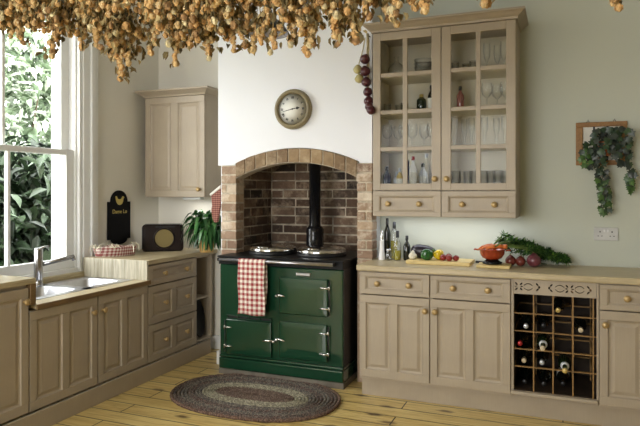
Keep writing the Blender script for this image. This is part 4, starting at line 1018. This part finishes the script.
for i in range(125):
    p = Vector((R.gauss(.02,.068), R.uniform(-.10,.02), R.gauss(.045,.058)))
    p.x = max(-.13,min(.14,p.x)); p.z = max(-.10,min(.13,p.z)); p.z -= .35*max(0,-p.x-.05); p.y = min(.045,p.y)
    ivyleaf(m, p, R.uniform(.032,.048), R.uniform(-.6,.6), R.uniform(-.5,.1), R.uniform(-.9,.9))
def trail(pts, n, s, mb, sp):
    pts = [Vector(p) for p in pts]; st.tube(pts, .0018, 5)
    for k in range(n):
        f = k/n*(len(pts)-1); i = int(f); p = pts[i].lerp(pts[i+1], f-i)+Vector((R.uniform(-sp,sp),R.uniform(-.03,.005),R.uniform(-.01,.01)))
        p.y = min(p.y, .05)
        ivyleaf(mb, p, s*R.uniform(.8,1.2), R.uniform(-.7,.7), R.uniform(-.4,.2), R.uniform(-.8,.8))
trail([(-.03,-.05,.02),(-.035,-.035,-.12),(.0,-.02,-.22),(-.005,-.02,-.30),(-.01,-.02,-.415)], 40, .036, m, .035)
trail([(-.01,-.05,-.2),(.0,-.02,-.28),(-.01,-.02,-.43)], 22, .036, m2, .03)
trail([(.08,-.05,.05),(.12,-.03,-.06),(.145,-.02,-.16),(.155,-.02,-.25)], 26, .034, m, .025)
trail([(.14,-.02,-.17),(.15,-.02,-.27)], 12, .034, m2, .025)
trail([(-.09,-.03,.0),(-.12,-.02,-.05),(-.10,-.02,-.11)], 16, .034, m2, .03)
m.build('dark_leaves', M['ivy'], t, normals=False); m2.build('young_leaves', M['ivy_l'], t, normals=False, label='brighter green ivy leaves at the trail ends'); st.build('stems', M['bark'], t)

# ------------------------------------------------------------------ braided oval rug
t = thing('braided_rug','oval braided rug in brown, grey and beige before the cooker','rug',(-1.945,3.615,0))
A, Bq, rings = .60, .415, 17
groups = {'outer_edge':('rug5',[]),'outer_band':('rug1',[]),'grey_band':('rug2',[]),'beige_band':('rug3',[]),'centre':('rug4',[])}
for i in range(rings):
    d = i*.0235
    k = 'outer_edge' if i == 0 else ('beige_band' if i in (9,10,11,12) else ('grey_band' if i in (3,4,7,8) else ('centre' if i > 12 else 'outer_band')))
    groups[k][1].append(d)
for k, (mat, ds) in groups.items():
    m = MB()
    for d in ds:
        a, b = A-d-.012, Bq-d-.012
        if b < .012: 
            m.tube([(-a,0,.009),(a,0,.009)], .011, 6); continue
        n = 150; pts = []
        for q in range(n):
            u = 2*PI*q/n; c_, s_ = math.cos(u), math.sin(u)
            e = .88
            pts.append((a*abs(c_)**e*(1 if c_>0 else -1), b*abs(s_)**e*(1 if s_>0 else -1), .0105))
        m.tube(pts, [.0118+.0016*math.sin(q*PI*2/3) for q in range(n)], 6, closed=True)
    m.build(k, M[mat], t)
m = MB(); m.prism([(A*.97*math.cos(2*PI*i/48), Bq*.97*math.sin(2*PI*i/48)) for i in range(48)], .002, .008); m.xf(Matrix.Rotation(PI/2,4,'X') @ Matrix.Diagonal((1,-1,1,1))); m.xf(Matrix.Translation((0,0,0)))
zs_ = [v[2] for v in m.v]; m.xf(Matrix.Translation((0,0,.001-min(zs_)))); m.build('backing', M['rug1'], t)

# ------------------------------------------------------------------ pendant lamp
t = thing('pendant_lamp','dark enamel pendant lamp hanging behind the dried hops','lamp',(-1.735,3.40,2.395))
m = MB(); m.shell([(.138,0),(.136,.008),(.10,.06),(.05,.10),(.03,.115),(.03,.15),(.001,.152)], 32); m.build('shade', M['shade_out'], t)
m = MB(); m.shell([(.134,.001),(.131,.008),(.096,.055),(.048,.094),(.001,.10)], 32); m.build('shade_lining', M['shade_in'], t)
m = MB(); m.ball((0,0,.055), .03, 12, 8); m.build('bulb', M['white'], t)
m = MB(); m.tube([(0,0,.15),(0,0,ZC-2.395)], .004, 6); m.build('cord', M['iron'], t)

# ------------------------------------------------------------------ dried hops hanging across the room
def hopcone(mb, c, r, yaw=0, pit=0):
    Mx = Matrix.Translation(c) @ Matrix.Rotation(yaw,4,'Z') @ Matrix.Rotation(pit,4,'X')
    sub = MB(); sub.ball((0,0,0), (r*.78,r*.78,r*1.0), 8, 6)
    for ring, (z, rr, n, tilt) in enumerate(((.55,.62,5,.3),(.1,.88,6,.15),(-.4,.72,5,-.1))):
        for k in range(n):
            a = 2*PI*k/n+ring*.5; d = Vector((math.cos(a),math.sin(a),0)); s = Vector((-d.y,d.x,0))
            b = d*r*rr*.8+Vector((0,0,r*(z+.35))); mid = d*r*(rr+.16)+Vector((0,0,r*z)); e = d*r*(rr+.02)+Vector((0,0,r*(z-.5)))
            q = r*.34
            sub.add([b-s*q*.6, b+s*q*.6, mid+s*q, e, mid-s*q], [(0,1,2,4),(4,2,3)], True)
    n0 = len(mb.v); mb.add([Mx @ Vector(v) for v in sub.v], [], False)
    for f in sub.f: mb.f.append(tuple(i+n0 for i in f)); mb.s.append(True); mb.m.append(0)
PROFILE = [(-3.12, 2.225), (-2.813, 2.225), (-2.703, 2.203), (-2.652, 2.268), (-2.596, 2.162), (-2.54, 2.209), (-2.491, 2.184), (-2.443, 2.076), (-2.389, 2.143), (-2.29, 2.124), (-2.244, 2.18), (-2.18, 2.164), (-2.13, 2.11), (-2.08, 2.046), (-2.049, 2.014), (-2.012, 1.943), (-1.982, 2.018), (-1.945, 2.083), (-1.886, 2.097), (-1.851, 2.142), (-1.816, 2.129), (-1.741, 2.089), (-1.69, 2.023), (-1.668, 1.975), (-1.634, 2.056), (-1.569, 2.069), (-1.504, 1.99), (-1.462, 2.05), (-1.399, 2.026), (-1.358, 2.094), (-1.332, 2.038), (-1.302, 2.098), (-1.262, 2.067), (-1.227, 2.033), (-1.197, 2.061), (-1.168, 1.989), (-1.139, 2.056), (-1.091, 2.034), (-1.063, 2.066), (-1.025, 1.977), (-0.988, 2.016), (-0.961, 2.107), (-0.925, 2.111), (-0.897, 2.025), (-0.862, 2.021), (-0.826, 2.051), (-0.792, 2.006), (-0.774, 2.079), (-0.723, 2.09), (-0.672, 2.101), (-0.635, 2.089), (-0.61, 2.042), (-0.585, 2.123), (-0.557, 2.112), (-0.497, 2.082), (-0.469, 2.134), (-0.446, 2.162), (-0.312, 2.154), (-0.286, 2.097), (-0.256, 2.116), (-0.227, 2.143), (0.135, 2.106), (0.16, 2.053), (0.179, 2.026), (0.198, 2.077), (0.217, 2.095)]
def zlow(x):
    if -1.32 < x < -1.12: return 2.15 + .02*math.sin(x*40)
    for (a, za_), (b, zb) in zip(PROFILE, PROFILE[1:]):
        if a <= x <= b: return za_+(zb-za_)*(x-a)/(b-a)
    return PROFILE[0][1] if x < PROFILE[0][0] else PROFILE[-1][1]
cone_protos = []
for k in range(4):
    b = MB(); hopcone(b, (0,0,0), .018); me_ = None
    o = b.build('hop_cone', M['hop'], None, normals=False); 
    if k: o.data.transform(Matrix.Diagonal((1+.12*k/3, 1-.06*k, 1+.1*(k%2), 1)))
    cone_protos.append(o.data); bpy.data.objects.remove(o)
def hopcolor(name, c):
    q = plain(name, c, .85, var=.2, nscale=60); return q
HM = [hopcolor('hop_gold', srgb(238,204,146)), hopcolor('hop_amber', srgb(226,182,120)), hopcolor('hop_straw', srgb(242,222,176)), hopcolor('hop_brown', srgb(180,142,96))]
for me_, q in zip(cone_protos, HM): me_.materials[0] = q
YH = 2.35
def garland(label, spans, ncone, seed, ztop=2.50, own=100, group=None):
    rr = random.Random(seed)
    xa = min(s[0] for s in spans); xb = max(s[1] for s in spans)
    t = thing('dried_hop_garland', label, 'dried hops', ((xa+xb)/2, YH, ztop), 0, group); loc = Vector(t.location)
    cand = []; lv = MB(); st = MB()
    tries = 0
    while len(cand) < ncone and tries < ncone*30:
        tries += 1
        s = rr.choice(spans) if len(spans) > 1 else spans[0]
        x = rr.uniform(s[0], s[1]); lo = zlow(x); hi = ztop
        if lo > 2.44: continue
        u = rr.random()**.8
        lo += .05; hi = min(ztop-.03, lo+.24)
        z = lo+.016 + (hi-lo-.02)*u
        spread = .16*min(1, (z-lo)/.12+.25)
        y = YH + rr.uniform(-spread, spread)
        cand.append((Vector((x,y,z)), lo))
    for sx, sz in SPRIGS:
        if not any(s[0]-.01 <= sx <= s[1]+.01 for s in spans): continue
        y0_ = YH+rr.uniform(-.06,.06); L_ = rr.uniform(.13,.2); dx = rr.uniform(-.25,.25); top = Vector((sx+dx*L_, y0_, sz+L_+.1))
        z = sz+.018; k = 0
        while z < sz+L_:
            w_ = .006+.12*(z-sz)
            cand.append((Vector((sx+dx*(z-sz)+rr.uniform(-w_,w_), y0_+rr.uniform(-w_,w_), z)), sz)); z += rr.uniform(.014,.026)/(1+4*(z-sz)); k += 1
        st.tube([Vector((sx,y0_,sz+.02))-loc, Vector((sx+dx*L_*.5,y0_+.006,sz+L_*.5))-loc, top-loc], .0018, 4)
    cand.sort(key=lambda q: (q[0].z-q[1]) + (q[0].y-YH)*.5 + (10 if q[0].z > 2.42 else 0))
    bulk = MB()
    for i, (p, lo) in enumerate(cand):
        if i < own:
            o = bpy.data.objects.new('hop_cone', cone_protos[rr.choice((0,0,1,1,2,3))]); COL.objects.link(o); o.parent = t
            o.location = p-loc; sc = rr.uniform(.68,1.08); o.scale = (sc,sc,sc); o.rotation_euler = (rr.uniform(-.5,.5), rr.uniform(-.5,.5), rr.uniform(0,6.3))
        else: hopcone(bulk, p-loc, .0172*rr.uniform(.65,1.1), rr.uniform(0,6.3), rr.uniform(-.5,.5))
        if i % 3 == 0:
            q = p-loc; top = Vector((q.x+rr.uniform(-.05,.05), rr.uniform(-.05,.05), min(.05, q.z+.3)))
            st.tube([q+Vector((0,0,.015)), q.lerp(top,.5)+Vector((rr.uniform(-.03,.03),rr.uniform(-.03,.03),.02)), top], .0016, 4)
    for k in range(int(ncone*2.2)):
        p, lo = rr.choice(cand); q = p-loc+Vector((rr.uniform(-.03,.03), rr.uniform(-.03,.05), rr.uniform(.0,.05)))
        leaf(lv, q, rr.uniform(.025,.05), rr.uniform(.014,.03), rr.uniform(0,6.3), rr.uniform(.3,1.8), rr.uniform(-1,1), fold=.5)
    n = 12
    for j in range(4):
        st.tube([(xa-loc.x+(xb-xa)*i/n, rr.uniform(-.04,.04), rr.uniform(-.06,.0)) for i in range(n+1)], .006, 6)
    for f in ([.1,.5,.9] if xb-xa > .3 else [.5]):
        st.tube([(xa-loc.x+(xb-xa)*f, 0, -.02), (xa-loc.x+(xb-xa)*f, 0, ZC-ztop)], .003, 5)
    if bulk.f:
        o = bulk.build('hop_cone_mass', M['hop'], t, normals=False); o['kind'] = 'stuff'
    lv.build('dry_leaves', M['hopleaf'], t, normals=False); st.build('bines', M['vine'], t)
    return t
SPRIGS = [(-2.725, 2.206), (-2.589, 2.151), (-2.41, 2.068), (-2.284, 2.118), (-2.13, 2.1), (-2.092, 2.047), (-2.018, 1.933), (-1.969, 2.008), (-1.868, 2.057), (-1.679, 1.976), (-1.618, 2.064), (-1.504, 1.99), (-1.404, 2.027), (-1.332, 2.038), (-1.302, 2.018), (-1.227, 2.029), (-1.173, 1.985), (-1.096, 2.022), (-1.025, 1.972), (-0.993, 2.012), (-0.893, 2.012), (-0.857, 2.021), (-0.787, 1.998), (-0.723, 2.082), (-0.614, 2.038), (-0.664, 2.092), (-0.493, 2.077), (-0.545, 2.103), (-0.282, 2.093), (-0.26, 2.102), (0.17, 2.045), (0.183, 2.022)]
garland('long thick dried hop garland over the window and left wall', [(-3.041,-1.816)], 760, 3)
garland('dried hop garland over the chimney breast, left of the clock', [(-1.804,-1.044)], 620, 5)
garland('loose dried hop garland above the onion string', [(-1.039,-0.714)], 250, 8)
garland('thin dried hop sprig over the left glazed door', [(-0.697,-0.446)], 70, 9)
garland('tiny dried hop sprig above the right glazed door', [(-0.305,-0.235)], 9, 11)
garland('tiny dried hop sprig at the top right, above the ivy', [(0.148,0.201)], 8, 12)

# ------------------------------------------------------------------ light
wd = bpy.data.worlds.new('World'); SC.world = wd; wd.use_nodes = True
nt = wd.node_tree; bg = nt.nodes['Background']
bg.inputs[0].default_value = (.985,.985,.985,1); bg.inputs[1].default_value = 5.0
def area(name, loc, rot, sx, sy, power, col=(1,1,1)):
    l = bpy.data.lights.new(name, 'AREA'); l.shape = 'RECTANGLE'; l.size = sx; l.size_y = sy; l.energy = power; l.color = col
    o = bpy.data.objects.new(name, l); COL.objects.link(o); o.location = loc; o.rotation_euler = rot; return o
def portal(name, loc, rot, sx, sy):
    o = area(name, loc, rot, sx, sy, 1); o.data.cycles.is_portal = True
portal('added_window_portal', ((RX0+RX1)/2, Y0-.02, (RZ0+RZ1)/2), (PI/2,0,0), RX1-RX0, RZ1-RZ0)
portal('side_window_portal', (XW-.225, (WY0+WY1)/2, (WZ0+WZ1)/2), (PI/2,0,-PI/2), WY1-WY0, WZ1-WZ0)
area('strip_light_lamp', (-2.97,4.41,1.322), (0,0,0), .17, .03, .45, (1,.97,.93))
area('cabinet_strip_lamp', (-.75,4.22,1.222), (0,0,0), .86, .10, .8, (.86,.91,1))

cam = bpy.data.cameras.new('Camera'); co = bpy.data.objects.new('Camera', cam); COL.objects.link(co)
co.location = (0,0,1.40); co.rotation_euler = (PI/2,0,math.atan(243/600)); cam.sensor_width = 36; cam.lens = 600*36/640; cam.shift_y = -22/640; cam.clip_start = .02
SC.camera = co
SC.cycles.transparent_max_bounces = 40; SC.cycles.max_bounces = 14
SC.view_settings.view_transform = 'Standard'; SC.view_settings.look = 'None'; SC.view_settings.gamma = 1; SC.view_settings.use_curve_mapping = False
SC.view_settings.exposure = 1.06
